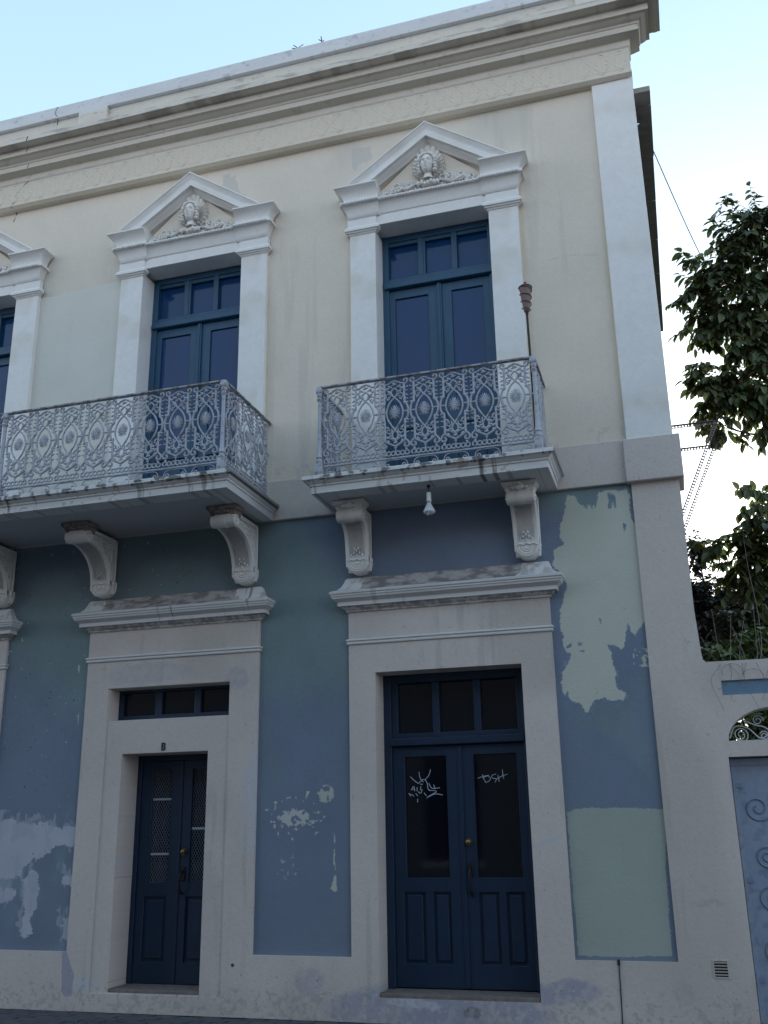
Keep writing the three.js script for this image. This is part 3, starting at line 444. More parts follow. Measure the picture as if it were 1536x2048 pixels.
function groundDoor(dx, tags) {
  const d = group('street_door', B, [dx, 0, 0]), z = -0.29;
  part('door_frame', [bx(-2.765, -2.69, 0.235, 3.025, z - 0.09, z + 0.03), bx(-1.42, -1.36, 0.235, 3.025, z - 0.09, z + 0.03), bx(-2.692, -1.418, 2.945, 3.025, z - 0.09, z + 0.028), bx(-2.692, -2.63, 2.42, 2.95, z - 0.08, z), bx(-2.285, -2.215, 2.42, 2.95, z - 0.08, z + 0.004), bx(-1.88, -1.81, 2.42, 2.95, z - 0.08, z + 0.004), bx(-1.47, -1.418, 2.42, 2.95, z - 0.08, z), bx(-2.692, -1.418, 2.415, 2.467, z - 0.078, z + 0.002)], M.navy, d);
  part('transom_bar', bx(-2.70, -1.41, 2.345, 2.418, z - 0.07, z + 0.05, 0.01), M.navy, d);
  for (const [a, b] of [[-2.635, -2.28], [-2.22, -1.875], [-1.815, -1.465]]) part('transom_pane', bx(a, b, 2.46, 2.952, z - 0.06, z - 0.045, 0), M.glassDark, d);
  for (const [a, b, g0, g1, p] of [[-2.69, -2.032, -2.572, -2.17, [[-2.605, -2.405], [-2.33, -2.165]]], [-2.028, -1.42, -1.905, -1.50, [[-1.905, -1.725], [-1.655, -1.49]]]]) {
    const lf = part('door_leaf', [ext(rect(a, b, 0.245, 2.34), z - 0.05, z, [rect(g0, g1, 1.165, 2.245), ...p.map(([u, v]) => rect(u, v, 0.44, 1.04))], 0.004), bx(a + 0.02, b - 0.02, 0.4, 1.08, z - 0.045, z - 0.025, 0)], M.navy, d);
    for (const [u, v] of p) part('door_panel', bx(u + 0.025, v - 0.025, 0.465, 1.015, z - 0.03, z - 0.008, 0.012), M.navy, d);
    part('glass_pane', bx(g0 - 0.006, g1 + 0.006, 1.158, 2.252, z - 0.036, z - 0.024, 0), M.glassDark, d);
  }
  part('meeting_strip', bx(-2.055, -2.015, 0.25, 2.335, z - 0.002, z + 0.014, 0.006), M.navy, d);
  part('door_knob', [new THREE.SphereGeometry(0.025, 14, 10).scale(1, 1, 0.7).translate(-1.98, 1.47, z + 0.028), new THREE.CylinderGeometry(0.033, 0.033, 0.008, 18).rotateX(Math.PI / 2).translate(-1.98, 1.47, z + 0.005)], M.brass, d);
  part('pull_handle', [bx(-1.995, -1.945, 1.17, 1.3, z, z + 0.012, 0.006), tube([[-1.97, 1.25, z + 0.01], [-1.97, 1.23, z + 0.06], [-1.97, 1.13, z + 0.065], [-1.968, 1.05, z + 0.045], [-1.966, 1.02, z + 0.01]], 0.011, 18, 8), bx(-1.98, -1.952, 1.0, 1.05, z, z + 0.01, 0.004)], M.darkIron, d);
  part('door_sill', bx(-2.762, -1.362, 0.15, 0.235, -0.38, -0.004, 0.01), M.sill, d);
  if (tags) {
    const q = z - 0.022;
    const a = part('graffiti_tag', ['-2.525,2.065 -2.49,2.03 -2.45,2.00', '-2.44,2.105 -2.43,2.05 -2.40,2.01', '-2.325,2.125 -2.345,2.07 -2.385,2.03', '-2.45,2.00 -2.40,2.035 -2.38,2.03 -2.355,1.985', '-2.43,1.995 -2.405,1.99', '-2.52,1.94 -2.495,1.975 -2.485,1.93', '-2.51,1.95 -2.485,1.95', '-2.462,1.965 -2.462,1.93', '-2.425,1.975 -2.425,1.94 -2.405,1.938', '-2.36,1.99 -2.355,1.95 -2.335,1.93', '-2.345,2.0 -2.32,1.955 -2.24,1.955', '-2.30,1.985 -2.285,1.95', '-2.545,1.915 -2.525,1.885', '-2.535,1.905 -2.505,1.895 -2.495,1.885', '-2.475,1.91 -2.455,1.885', '-2.45,1.925 -2.43,1.91 -2.415,1.93', '-2.395,1.915 -2.38,1.895 -2.37,1.885', '-2.35,1.935 -2.27,1.925 -2.345,1.885 -2.37,1.865', '-2.365,1.87 -2.29,1.9 -2.215,1.89', '-2.46,1.86 -2.46,1.83'].map((s) => stroke(s, 0.0035, q)), M.paintMark, d);
    a.userData.label = 'white scrawled tag with a crown shape on the left pane';
    const b = part('graffiti_tag', ['-1.875,2.03 -1.83,2.045 -1.77,2.055', '-1.83,2.065 -1.82,2.03 -1.80,1.99', '-1.83,2.03 -1.78,2.05 -1.755,2.025 -1.79,1.992 -1.81,2.0', '-1.70,2.065 -1.745,2.05 -1.735,2.03 -1.70,2.02 -1.715,1.99', '-1.685,2.055 -1.675,1.995', '-1.68,2.025 -1.63,2.055', '-1.64,2.105 -1.638,2.06 -1.63,2.02', '-1.70,2.02 -1.64,2.045 -1.595,2.06'].map((s) => stroke(s, 0.003, q)), M.paintMark, d);
    b.userData.label = 'white scrawled four letter tag on the right pane';
  }
  return d;
}
groundDoor(0, true); groundDoor(DX, false);
{ // narrow door B with its separate transom
  const t = group('transom_window', B), z = -0.2;
  part('window_frame', [bx(-5.65, -5.59, 2.695, 3.02, z - 0.08, z + 0.01), bx(-4.35, -4.287, 2.695, 3.02, z - 0.08, z + 0.01), bx(-5.592, -4.348, 2.69, 2.757, z - 0.08, z + 0.014), bx(-5.592, -4.348, 2.992, 3.02, z - 0.08, z + 0.008), bx(-5.22, -5.14, 2.75, 2.995, z - 0.08, z + 0.006), bx(-4.77, -4.695, 2.75, 2.995, z - 0.08, z + 0.006)], M.navy, t);
  for (const [a, b] of [[-5.595, -5.215], [-5.145, -4.765], [-4.7, -4.345]]) part('glass_pane', bx(a, b, 2.75, 2.997, z - 0.05, z - 0.035, 0), M.glassDark, t);
  const d = group('narrow_door', B), y0 = 0.2, zz = -0.36;
  part('door_frame', [bx(-5.46, -5.41, y0, 2.357, zz - 0.08, zz + 0.02), bx(-4.555, -4.505, y0, 2.357, zz - 0.08, zz + 0.02), bx(-5.412, -4.553, 2.3, 2.357, zz - 0.08, zz + 0.018)], M.navy, d);
  const diam = [];
  for (const [a, b, g0, g1, p0, p1] of [[-5.41, -4.957, -5.285, -5.07, -5.32, -5.075], [-4.953, -4.555, -4.835, -4.65, -4.86, -4.62]]) {
    part('door_leaf', [ext(rect(a, b, y0 + 0.004, 2.3), zz - 0.05, zz, [rect(g0, g1, 1.12, 2.21), rect(p0, p1, 0.395, 0.99)], 0.004), bx(a + 0.02, b - 0.02, 0.36, 1.03, zz - 0.045, zz - 0.022, 0)], M.navy, d);
    part('door_panel', bx(p0 + 0.03, p1 - 0.03, 0.425, 0.96, zz - 0.028, zz - 0.008, 0.012), M.navy, d);
    part('glass_pane', bx(g0 - 0.006, g1 + 0.006, 1.113, 2.217, zz - 0.046, zz - 0.04, 0), M.glassDark, d);
    const w = 0.028, h = 0.05, seg = (x0, y0_, x1, y1) => { // wire clipped to the pane
      let t0 = 0, t1 = 1; const f = (p, q) => { if (p === 0) return q >= 0; const r = q / p; if (p < 0) t0 = Math.max(t0, r); else t1 = Math.min(t1, r); return t0 < t1; };
      const dx = x1 - x0, dy = y1 - y0_; if (!(f(-dx, x0 - g0) && f(dx, g1 - x0) && f(-dy, y0_ - 1.12) && f(dy, 2.21 - y0_))) return;
      diam.push(new THREE.TubeGeometry(new THREE.LineCurve3(V(x0 + dx * t0, y0_ + dy * t0, zz - 0.02), V(x0 + dx * t1, y0_ + dy * t1, zz - 0.02)), 1, 0.0028, 4));
    };
    for (let k = -24; k < 40; k++) { const b0 = 1.12 + k * h; seg(g0, b0, g1, b0 + (g1 - g0) * h / w); seg(g0, b0, g1, b0 - (g1 - g0) * h / w); }
  }
  const wm = part('expanded_mesh', diam, M.meshIron, d); wm.userData.kind = 'stuff';
  for (const [a, b, y] of [[-5.28, -5.075, 1.39], [-5.28, -5.075, 1.92], [-4.83, -4.655, 1.63]]) part('mesh_rail', bx(a, b, y - 0.011, y + 0.011, zz - 0.034, zz - 0.012, 0.003), M.lacewhite, d);
  part('door_knob', [new THREE.SphereGeometry(0.025, 14, 10).scale(1, 1, 0.7).translate(-4.9, 1.41, zz + 0.03), new THREE.CylinderGeometry(0.032, 0.032, 0.008, 18).rotateX(Math.PI / 2).translate(-4.9, 1.41, zz + 0.005)], M.brass, d);
  part('pull_handle', [bx(-4.925, -4.875, 1.14, 1.27, zz, zz + 0.012, 0.006), tube([[-4.9, 1.23, zz + 0.01], [-4.9, 1.2, zz + 0.06], [-4.905, 1.1, zz + 0.06], [-4.898, 1.04, zz + 0.04], [-4.895, 1.02, zz + 0.01]], 0.011, 18, 8)], M.darkIron, d);
  part('meeting_strip', bx(-4.972, -4.938, y0 + 0.01, 2.29, zz - 0.002, zz + 0.01, 0.005), M.navy, d);
  part('door_sill', bx(-5.458, -4.507, 0.12, y0, -0.383, -0.014, 0.01), M.sill, d);
  const font = await new FontLoader().loadAsync('fonts/droid/droid_sans_bold.typeface.json');
  const tg = new TextGeometry('B', { font, size: 0.078, depth: 0.006, curveSegments: 8 }); tg.scale(0.82, 1, 1); tg.translate(-5.023, 2.377, -0.0118);
  part('door_letter', tg, M.black, B);
}

// ------------------------------------------------------------------ balconies
function ironPanel(w) { // one cast panel, centre at the origin, 0.79 high, w wide
  const g = [], k0 = w / 0.29, k = k0 * 1.22, add = (P, r = 0.006, n = 18, rad = 5) => g.push(tube(P.map((p) => [p[0] * k, p[1], p[2] ?? 0]), r * 1.6, n, rad));
  for (const s of [-1, 1]) {
    add([[0, 0.70], [s * 0.025, 0.665], [s * 0.022, 0.635], [0, 0.60], [-s * 0.035, 0.555], [-s * 0.06, 0.49], [-s * 0.066, 0.43], [-s * 0.05, 0.36], [-s * 0.02, 0.30], [0, 0.265], [s * 0.022, 0.225], [s * 0.02, 0.19], [0, 0.165]], 0.0055, 44);
    add([[s * 0.082, 0.53], [s * 0.08, 0.63], [s * 0.08, 0.735]], 0.0075, 4); add([[s * 0.082, 0.36], [s * 0.08, 0.26], [s * 0.08, 0.155]], 0.0075, 4);
    add([[s * 0.078, 0.535], [s * 0.096, 0.52], [s * 0.108, 0.48], [s * 0.11, 0.44], [s * 0.104, 0.39], [s * 0.09, 0.365], [s * 0.075, 0.36]], 0.007, 18);
    add([[s * 0.062, 0.445], [s * 0.1, 0.447], [s * 0.145, 0.447]], 0.006, 3);
    add([[s * 0.066, 0.74], [s * 0.085, 0.735], [s * 0.1, 0.745], [s * 0.108, 0.765], [s * 0.098, 0.785], [s * 0.082, 0.782], [s * 0.078, 0.768], [s * 0.088, 0.762]], 0.0065, 22);
    add([[0, 0.775], [s * 0.02, 0.768], [s * 0.04, 0.752], [s * 0.06, 0.742], [s * 0.078, 0.745]], 0.006, 12);
    add([[s * 0.08, 0.16], [s * 0.098, 0.14], [s * 0.112, 0.112], [s * 0.105, 0.088], [s * 0.088, 0.082], [s * 0.074, 0.095], [s * 0.078, 0.115], [s * 0.088, 0.12]], 0.007, 22);
    add([[s * 0.08, 0.15], [s * 0.05, 0.128], [s * 0.02, 0.108], [0, 0.095]], 0.0075, 8);
    add(spiral(s * 0.045, 0.62, 0.03, 0.008, s > 0 ? -1.2 : 4.3, s * 1.1, 12).map((q) => [q[0], q[1]]), 0.0045, 16); add(spiral(s * 0.05, 0.255, 0.03, 0.008, s > 0 ? 2.2 : 0.9, s * 1.1, 12), 0.0045, 16);
    for (const [x, y, a, b, r] of [[0.035, 0.715, 0.02, 0.008, 0.5], [0.06, 0.695, 0.02, 0.009, -0.4], [0.05, 0.665, 0.014, 0.007, 1.2], [0.04, 0.2, 0.018, 0.008, -0.3], [0.062, 0.19, 0.02, 0.009, 0.5], [0.095, 0.66, 0.014, 0.005, 0], [0.095, 0.575, 0.016, 0.006, 0], [0.095, 0.33, 0.014, 0.006, 0], [0.098, 0.23, 0.015, 0.006, 0.4], [0.095, 0.535, 0.018, 0.009, 0.3], [0.095, 0.36, 0.018, 0.009, -0.3], [0.088, 0.055, 0.008, 0.012, 0], [0.03, 0.65, 0.022, 0.009, 0.9], [0.05, 0.585, 0.016, 0.007, -0.7], [0.058, 0.29, 0.018, 0.008, 0.8], [0.035, 0.235, 0.02, 0.008, -0.9], [0.02, 0.175, 0.02, 0.009, 0.2], [0.055, 0.15, 0.014, 0.008, 0.9], [0.03, 0.76, 0.014, 0.008, -0.3], [0.104, 0.70, 0.012, 0.006, 0.6], [0.1, 0.615, 0.012, 0.006, -0.5], [0.1, 0.285, 0.012, 0.006, 0.5]]) g.push(new THREE.SphereGeometry(1, 6, 4).scale(a * k * 1.25, b * 1.4, 0.008).rotateZ(s * r).translate(s * x * k, y, 0.002));
    for (const [a, l] of [[0.22, 0.088], [0.5, 0.08], [0.8, 0.072], [1.12, 0.066], [1.45, 0.06], [1.8, 0.056], [2.2, 0.054], [2.6, 0.055], [2.95, 0.06]]) g.push(new THREE.SphereGeometry(1, 6, 4).scale(0.0058, l * 0.52, 0.007).translate(0, l * 0.5, 0).rotateZ(-s * a).translate(0, 0.435, 0.002));
    for (const y of [0.46, 0.40]) g.push(new THREE.TorusGeometry(0.010, 0.0035, 4, 8).translate(s * 0.03, y, 0));
  }
  g.push(new THREE.SphereGeometry(1, 6, 4).scale(0.010, 0.045, 0.008).translate(0, 0.48, 0.002), blob(0, 0.435, 0.004, 0.012, 0.014, 0.01, 6));
  for (const [x, y, a, b, r] of [[0, 0.735, 0.026, 0.010, 0.25], [-0.006, 0.748, 0.012, 0.016, 0], [0, 0.135, 0.02, 0.012, 0], [0.004, 0.15, 0.010, 0.018, 0.3], [0, 0.08, 0.012, 0.010, 0], [0, 0.16, 0.03, 0.006, 0]]) g.push(new THREE.SphereGeometry(1, 6, 4).scale(a * k, b, 0.008).rotateZ(r).translate(x, y, 0.002));
  for (let i = 0; i < 6; i++) g.push(new THREE.TorusGeometry(0.0215, 0.0088, 5, 12).translate((-0.112 + i * 0.0448) * k0, 0.025, 0));
  for (const x of [-0.082, 0, 0.082]) g.push(bx(x * k - 0.004, x * k + 0.004, 0.04, 0.09, -0.004, 0.004, 0));
  for (const x of [-0.082, 0.082]) g.push(bx(x * k - 0.004, x * k + 0.004, 0.78, 0.80, -0.004, 0.004, 0));
  for (const q of g) q.scale(1, 1, 1);
  return uvm(merge(g));
}
function footScroll(w) {
  const k = w / 0.29, s = []; for (const e of [-1, 1]) s.push(tube([[0, 0.078], [e * 0.06, 0.078], [e * 0.095, 0.066], [e * 0.112, 0.04], [e * 0.115, 0.012], [e * 0.1, 0.0], [e * 0.08, 0.0]].map((p) => [p[0] * k, p[1], 0]), 0.0055, 20, 5), tube(spiral(e * 0.078, 0.022, 0.022, 0.008, -Math.PI / 2, e * 1.2, 14).map((p) => [p[0] * k, p[1], 0]), 0.006, 18, 5));
  return uvm(merge(s));
}
const PG = ironPanel(0.293), FG = footScroll(0.293);
function post(x, z, y0, par) {
  const p = []; const r = [[0.031, 0], [0.031, 0.12], [0.026, 0.125], [0.036, 0.14], [0.036, 0.155], [0.026, 0.165], [0.026, 0.18], [0.034, 0.19], [0.030, 0.21], [0.023, 0.235], [0.02, 0.4], [0.0185, 0.78], [0.026, 0.79], [0.03, 0.81], [0.02, 0.825], [0.028, 0.84], [0.030, 0.88], [0.034, 0.9], [0.030, 0.935], [0.0, 0.94]];
  p.push(new THREE.LatheGeometry(r.map((q) => new THREE.Vector2(q[0], q[1])), 14), bx(-0.036, 0.036, 0, 0.13, -0.036, 0.036, 0.004), bx(-0.033, 0.033, 0.87, 0.915, -0.033, 0.033, 0.006));
  part('railing_post', toCreasedNormals(merge(p), 0.6).translate(x, y0, z), M.iron, par);
}
function console3(x, zv, par, dirty) { // scrolled console under a balcony
  const b = group('console', par, [x, 0, 0]), w = 0.118, g = [];
  const side = [[0, 4.62], [zv + 0.03, 4.62], [zv + 0.055, 4.58], [zv + 0.06, 4.53], [zv + 0.05, 4.485], [zv + 0.015, 4.46], ...[[1, 4.47], [0.84, 4.468], [0.66, 4.455], [0.5, 4.432], [0.36, 4.4], [0.24, 4.36], [0.14, 4.31], [0.065, 4.25], [0.015, 4.17]].map(([f, y]) => [0.112 + (zv - 0.142) * f, y]), [0.108, 4.05], [0, 4.05]];
  const prism = (P, hw) => new THREE.ExtrudeGeometry(shapeOf(P), { depth: 2 * hw - 0.012, bevelEnabled: true, bevelSize: 0.004, bevelThickness: 0.006, bevelOffset: -0.004, bevelSegments: 1 }).rotateY(-Math.PI / 2).translate(hw - 0.006, 0, 0);
  g.push(prism(side, w - 0.03));
  const cv = [[1, 4.47], [0.84, 4.468], [0.66, 4.455], [0.5, 4.432], [0.36, 4.4], [0.24, 4.36], [0.14, 4.31], [0.065, 4.25], [0.015, 4.17], [0, 4.06]].map(([f, y]) => [0.112 + (zv - 0.142) * f, y]);
  g.push(prism([...cv, ...cv.map(([z, y], k) => { const q = cv[Math.min(k + 1, cv.length - 1)], p = cv[Math.max(k - 1, 0)], tz = q[0] - p[0], ty = q[1] - p[1], l = Math.hypot(tz, ty); return [z + (ty / l) * 0.04, y - (tz / l) * 0.04]; }).reverse()].map(([z, y]) => [Math.max(0.01, z), y]), w), prism([[0, 4.02], [0.035, 4.02], [0.035, 4.6], [0, 4.6]], w), prism([[0, 4.575], [zv, 4.575], [zv, 4.62], [0, 4.62]], w - 0.006));
  g.push(new THREE.CylinderGeometry(0.066, 0.066, 2 * w + 0.012, 22).rotateZ(Math.PI / 2).translate(0, 4.522, zv), new THREE.CylinderGeometry(0.07, 0.07, 0.07, 22).rotateZ(Math.PI / 2).translate(0, 4.522, zv));
  const arc = [[-w, 4.16], [w, 4.16]]; for (let i = 0; i <= 14; i++) { const a = -Math.PI * i / 14; arc.push([w * Math.cos(a), 4.105 + w * Math.sin(a)]); }
  g.push(ext([arc[0], ...arc.slice(2).reverse(), arc[1]], -0.05, 0.112, [], 0.01));
  part('console_body', toCreasedNormals(merge(g), 0.5), M.white, b);
  const o = [];
  for (const r of [0.098, 0.078, 0.05, 0.028]) o.push(new THREE.TorusGeometry(r, 0.0075, 5, 18, Math.PI).rotateZ(Math.PI).translate(0, 4.105, 0.113));
  o.push(tube([[-w + 0.008, 4.105, 0.114], [-0.06, 4.125, 0.118], [-0.03, 4.115, 0.118], [0, 4.13, 0.12], [0.03, 4.115, 0.118], [0.06, 4.125, 0.118], [w - 0.008, 4.105, 0.114]], 0.008, 24, 5));
  for (const [px, py] of [[-0.03, 4.19], [0.03, 4.19], [-0.055, 4.17], [0.055, 4.17], [0, 4.16], [-0.02, 4.23], [0.02, 4.23], [0, 4.21]]) o.push(blob(px, py, 0.118 + Math.max(0, py - 4.14) * 0.25, 0.009, 0.016, 0.009, 6));
  for (const s of [-1, 1]) {
    o.push(new THREE.TorusGeometry(0.050, 0.011, 6, 18).rotateY(Math.PI / 2).translate(s * (w + 0.006), 4.522, zv), new THREE.SphereGeometry(0.022, 8, 6).translate(s * (w + 0.008), 4.522, zv));
    o.push(tube([[1, 4.485], [0.66, 4.47], [0.36, 4.415], [0.14, 4.325], [0.015, 4.18]].map(([f, y]) => [s * w, y + 0.012, 0.098 + (zv - 0.142) * f]), 0.007, 20, 5), tube([[s * w, 4.6, 0.03], [s * w, 4.3, 0.03], [s * w, 4.12, 0.03]], 0.009, 6, 5), blob(s * w, 4.12, 0.03, 0.012, 0.02, 0.012, 7));
    let t = seed; seed = 99; for (let i = 0; i < 34; i++) { const q = rnd(), y = lerp(4.15, 4.58, Math.sqrt(q)), zm = y > 4.47 ? zv * 0.8 : lerp(0.08, zv * 0.72, ((y - 4.15) / 0.32) ** 3); o.push(blob(s * (w - 0.026), y, rr(0.045, Math.max(0.06, zm - 0.02)), 0.014, rr(0.010, 0.022), rr(0.010, 0.022), 6)); } seed = t;
  }
  part('console_ornament', o, M.white, b);
  const cap = [];
  cap.push(mould([[-0.1, 4.56], [0.0, 4.565], [0.012, 4.575], [0.016, 4.6], [0.03, 4.618], [0.045, 4.63], [0.045, 4.658], [-0.1, 4.66]], -w + 0.0, w, zv + 0.045, zv - 0.09), bx(-w, w, 4.56, 4.659, zv - 0.088, zv + 0.04, 0), blob(0, 4.605, zv + 0.075, 0.05, 0.035, 0.02, 10), blob(-0.055, 4.6, zv + 0.07, 0.03, 0.022, 0.016, 8), blob(0.055, 4.6, zv + 0.07, 0.03, 0.022, 0.016, 8), blob(0, 4.63, zv + 0.09, 0.02, 0.018, 0.02, 8));
  part('console_cap', cap, dirty ? M.dirtyCap : M.relief, b);
}
M.dirtyCap = std({ map: tileTex(256, 0.4, (u, v) => mix3([0.28, 0.22, 0.19], [0.13, 0.10, 0.10], sstep(0.4, 0.6, fbm(u * 8, v * 8, 4, 8)))), bumpMap: rough, bumpScale: 0.004 });
function balcony(xl, xr, zf, cons, posts, nFront, nSide, zv, dirty) {
  const b = group('balcony', B);
  const prof = [[-0.2, 4.662], [0, 4.664], [0, 4.732], [0.012, 4.736], [0.014, 4.752], [0.03, 4.762], [0.045, 4.778], [0.05, 4.786], [0.072, 4.788], [0.072, 4.82], [0.06, 4.828], [-0.25, 4.84]];
  part('slab_moulding', mould(prof, xl, xr, zf, 0.0, true, true, 10), M.slab, b, true);
  part('slab_soffit', bx(xl + 0.0, xr - 0.0, 4.6645, 4.80, -0.05, zf - 0.001, 0), M.soffit, b);
  const y0 = 4.83, z = zf + 0.0, L = xl + 0.055, R = xr - 0.06;
  // front panels between the posts, side panels
  for (const p of posts) post(p, z, y0, b);
  for (let i = 0; i + 1 < posts.length; i++) {
    const a = posts[i] + 0.035, w = (posts[i + 1] - posts[i] - 0.07) / nFront;
    for (let k = 0; k < nFront; k++) {
      for (const [g, n, y] of [[PG, 'railing_panel', y0 + 0.118], [FG, 'foot_scroll', y0 + 0.002]]) { const m = new THREE.Mesh(g, M.iron); m.name = numbered(n); m.castShadow = true; m.position.set(a + (k + 0.5) * w, y, z); m.scale.x = w / 0.293; b.add(m); }
    }
  }
  for (const [x, n] of [[posts[0], nSide], [posts[posts.length - 1], nSide]]) {
    const w = (z - 0.08) / n;
    for (let k = 0; k < n; k++) for (const [g, nm, y] of [[PG, 'railing_panel', y0 + 0.118], [FG, 'foot_scroll', y0 + 0.002]]) { const m = new THREE.Mesh(g, M.iron); m.name = numbered(nm); m.castShadow = true; m.position.set(x, y, 0.035 + (k + 0.5) * w); m.rotation.y = Math.PI / 2; m.scale.x = w / 0.293; b.add(m); }
    part('top_rail', [bx(x - 0.024, x + 0.024, 5.752, 5.768, -0.02, z - 0.02, 0.004)], M.railTop, b);
    part('bottom_rail', [bx(x - 0.012, x + 0.012, 4.918, 4.934, -0.02, z - 0.02, 0.003)], M.iron, b);
  }
  part('top_rail', bx(posts[0], posts[posts.length - 1], 5.752, 5.77, z - 0.024, z + 0.024, 0.004), M.railTop, b);
  part('bottom_rail', bx(posts[0], posts[posts.length - 1], 4.918, 4.934, z - 0.012, z + 0.012, 0.003), M.iron, b);
  for (const c of cons) console3(c, zv, b, dirty);
  return b;
}
balcony(-3.18, -0.913, 0.658, [-2.90, -1.225], [-3.095, -0.982], 7, 2, 0.31, false).userData.label = 'small balcony with seven front railing panels';
balcony(-9.0, -3.852, 1.108, [-4.13, -5.78, -7.06, -8.71], [-8.87, -6.39, -3.915], 8, 3, 0.56, true).userData.label = 'long deep balcony spanning two windows';

// ------------------------------------------------------------------ garden wall and gate
{
  const w = group('garden_wall', scene, [0, 0, 0]);
  tag(w, 'pale stucco wall with arched opening over a metal gate, right of the building', 'wall');
  const arch = []; for (let i = 0; i <= 18; i++) { const a = Math.PI * i / 18; arch.push([0.76 + 0.395 * Math.cos(a), 2.262 + 0.27 * Math.sin(a)]); } 
  const out = [[0.2068, 0], [0.347, 0], [0.347, 2.13], [1.17, 2.13], [1.17, 0], [6, 0], [6, 2.925], [0.255, 2.938], [0.232, 2.96], [0.224, 3.02], [0.2068, 3.4]];
  part('stucco_wall', ext(out, -0.26, 0, [arch, rect(0.36, 1.16, 2.645, 2.77)]), M.cream, w, true);
  part('sunk_panel', bx(0.355, 1.165, 2.64, 2.775, -0.24, -0.022, 0), std({ color: new THREE.Color(0.15, 0.25, 0.35), bumpMap: stucco, bumpScale: 0.003 }), w);
  part('gate_stop', [bx(0.335, 0.37, 0, 2.14, -0.2, -0.145, 0), bx(1.15, 1.185, 0, 2.14, -0.2, -0.145, 0), bx(0.37, 1.15, 2.1, 2.14, -0.2, -0.145, 0)], M.gateScroll, w);
  const gr = group('arch_grille', w), z = -0.1, G = [];
  for (const [cx, cy, r, a, t] of [[0.47, 2.315, 0.062, -0.9, 1.9], [0.66, 2.30, 0.04, 2.6, -1.6], [0.86, 2.30, 0.04, 0.5, 1.6], [1.05, 2.315, 0.062, 4.04, -1.9], [0.62, 2.43, 0.045, 0, 1.5], [0.9, 2.43, 0.045, 3.1, -1.5]]) G.push(tube(spiral(cx, cy, r, 0.012, a, t, 26).map((q) => [q[0], q[1], z]), 0.005, 40, 5));
  for (const s of [-1, 1]) G.push(tube([[0.76 - s * 0.38, 2.29, z], [0.76 - s * 0.33, 2.385, z], [0.76 - s * 0.23, 2.37, z], [0.76 - s * 0.13, 2.28, z], [0.76 - s * 0.07, 2.31, z], [0.76 - s * 0.01, 2.45, z]], 0.006, 30, 5), tube([[0.76 - s * 0.26, 2.44, z], [0.76 - s * 0.16, 2.39, z], [0.76 - s * 0.09, 2.37, z], [0.76, 2.27, z]], 0.007, 20, 5));
  part('grille_scroll', G, M.whiteIron, gr);
  const gt = group('metal_gate', scene, [0.76, 0, -0.12]);
  tag(gt, 'blue-grey sheet metal gate with curled bar ornaments under the arched opening', 'gate');
  part('gate_sheet', [bx(-0.405, 0.405, 0.09, 2.118, -0.02, 0, 0.003), bx(-0.405, 0.405, 2.06, 2.118, 0, 0.012, 0.003)], M.gate, gt);
  part('gate_frame', [bx(-0.405, -0.37, 0.09, 2.05, 0, 0.014, 0.003), bx(0.37, 0.405, 0.09, 2.05, 0, 0.014, 0.003), bx(-0.37, 0.37, 0.09, 0.13, 0, 0.013, 0.003)], M.gate, gt);
  for (const y of [0.35, 1.1, 1.85]) part('gate_hinge', [cyl(-0.398, y, 0.016, 0.012, 0.012, 0.1, 10), bx(-0.395, -0.33, y + 0.03, y + 0.07, 0.012, 0.018, 0.002)], M.gateScroll, gt);
  part('gate_lock', [bx(0.3, 0.37, 1.0, 1.12, 0, 0.02, 0.004), new THREE.SphereGeometry(0.02, 10, 8).translate(0.335, 1.08, 0.035)], M.darkIron, gt);
  for (const [cx, cy, r, s, t0] of [[-0.225, 1.715, 0.12, 1, 2.2], [-0.195, 1.335, 0.10, 1, 1.2], [-0.2, 1.02, 0.125, 1, 2.2], [-0.21, 0.62, 0.13, 1, 2.4], [0.225, 1.715, 0.12, -1, 0.94], [0.195, 1.335, 0.10, -1, 1.94], [0.2, 1.02, 0.125, -1, 0.94], [0.21, 0.62, 0.13, -1, 0.74]]) {
    const P = spiral(cx, cy, 0.02, r, t0, s * 1.75, 30); const e = P[P.length - 1]; P.push([lerp(e[0], 0, 0.5), e[1] + 0.12, 0], [lerp(e[0], 0, 0.85), e[1] + 0.28, 0]);
    part('gate_scroll', tube(P.map((q) => [q[0], q[1], 0.006]), 0.006, 64, 5), M.gateScroll, gt);
  }
}

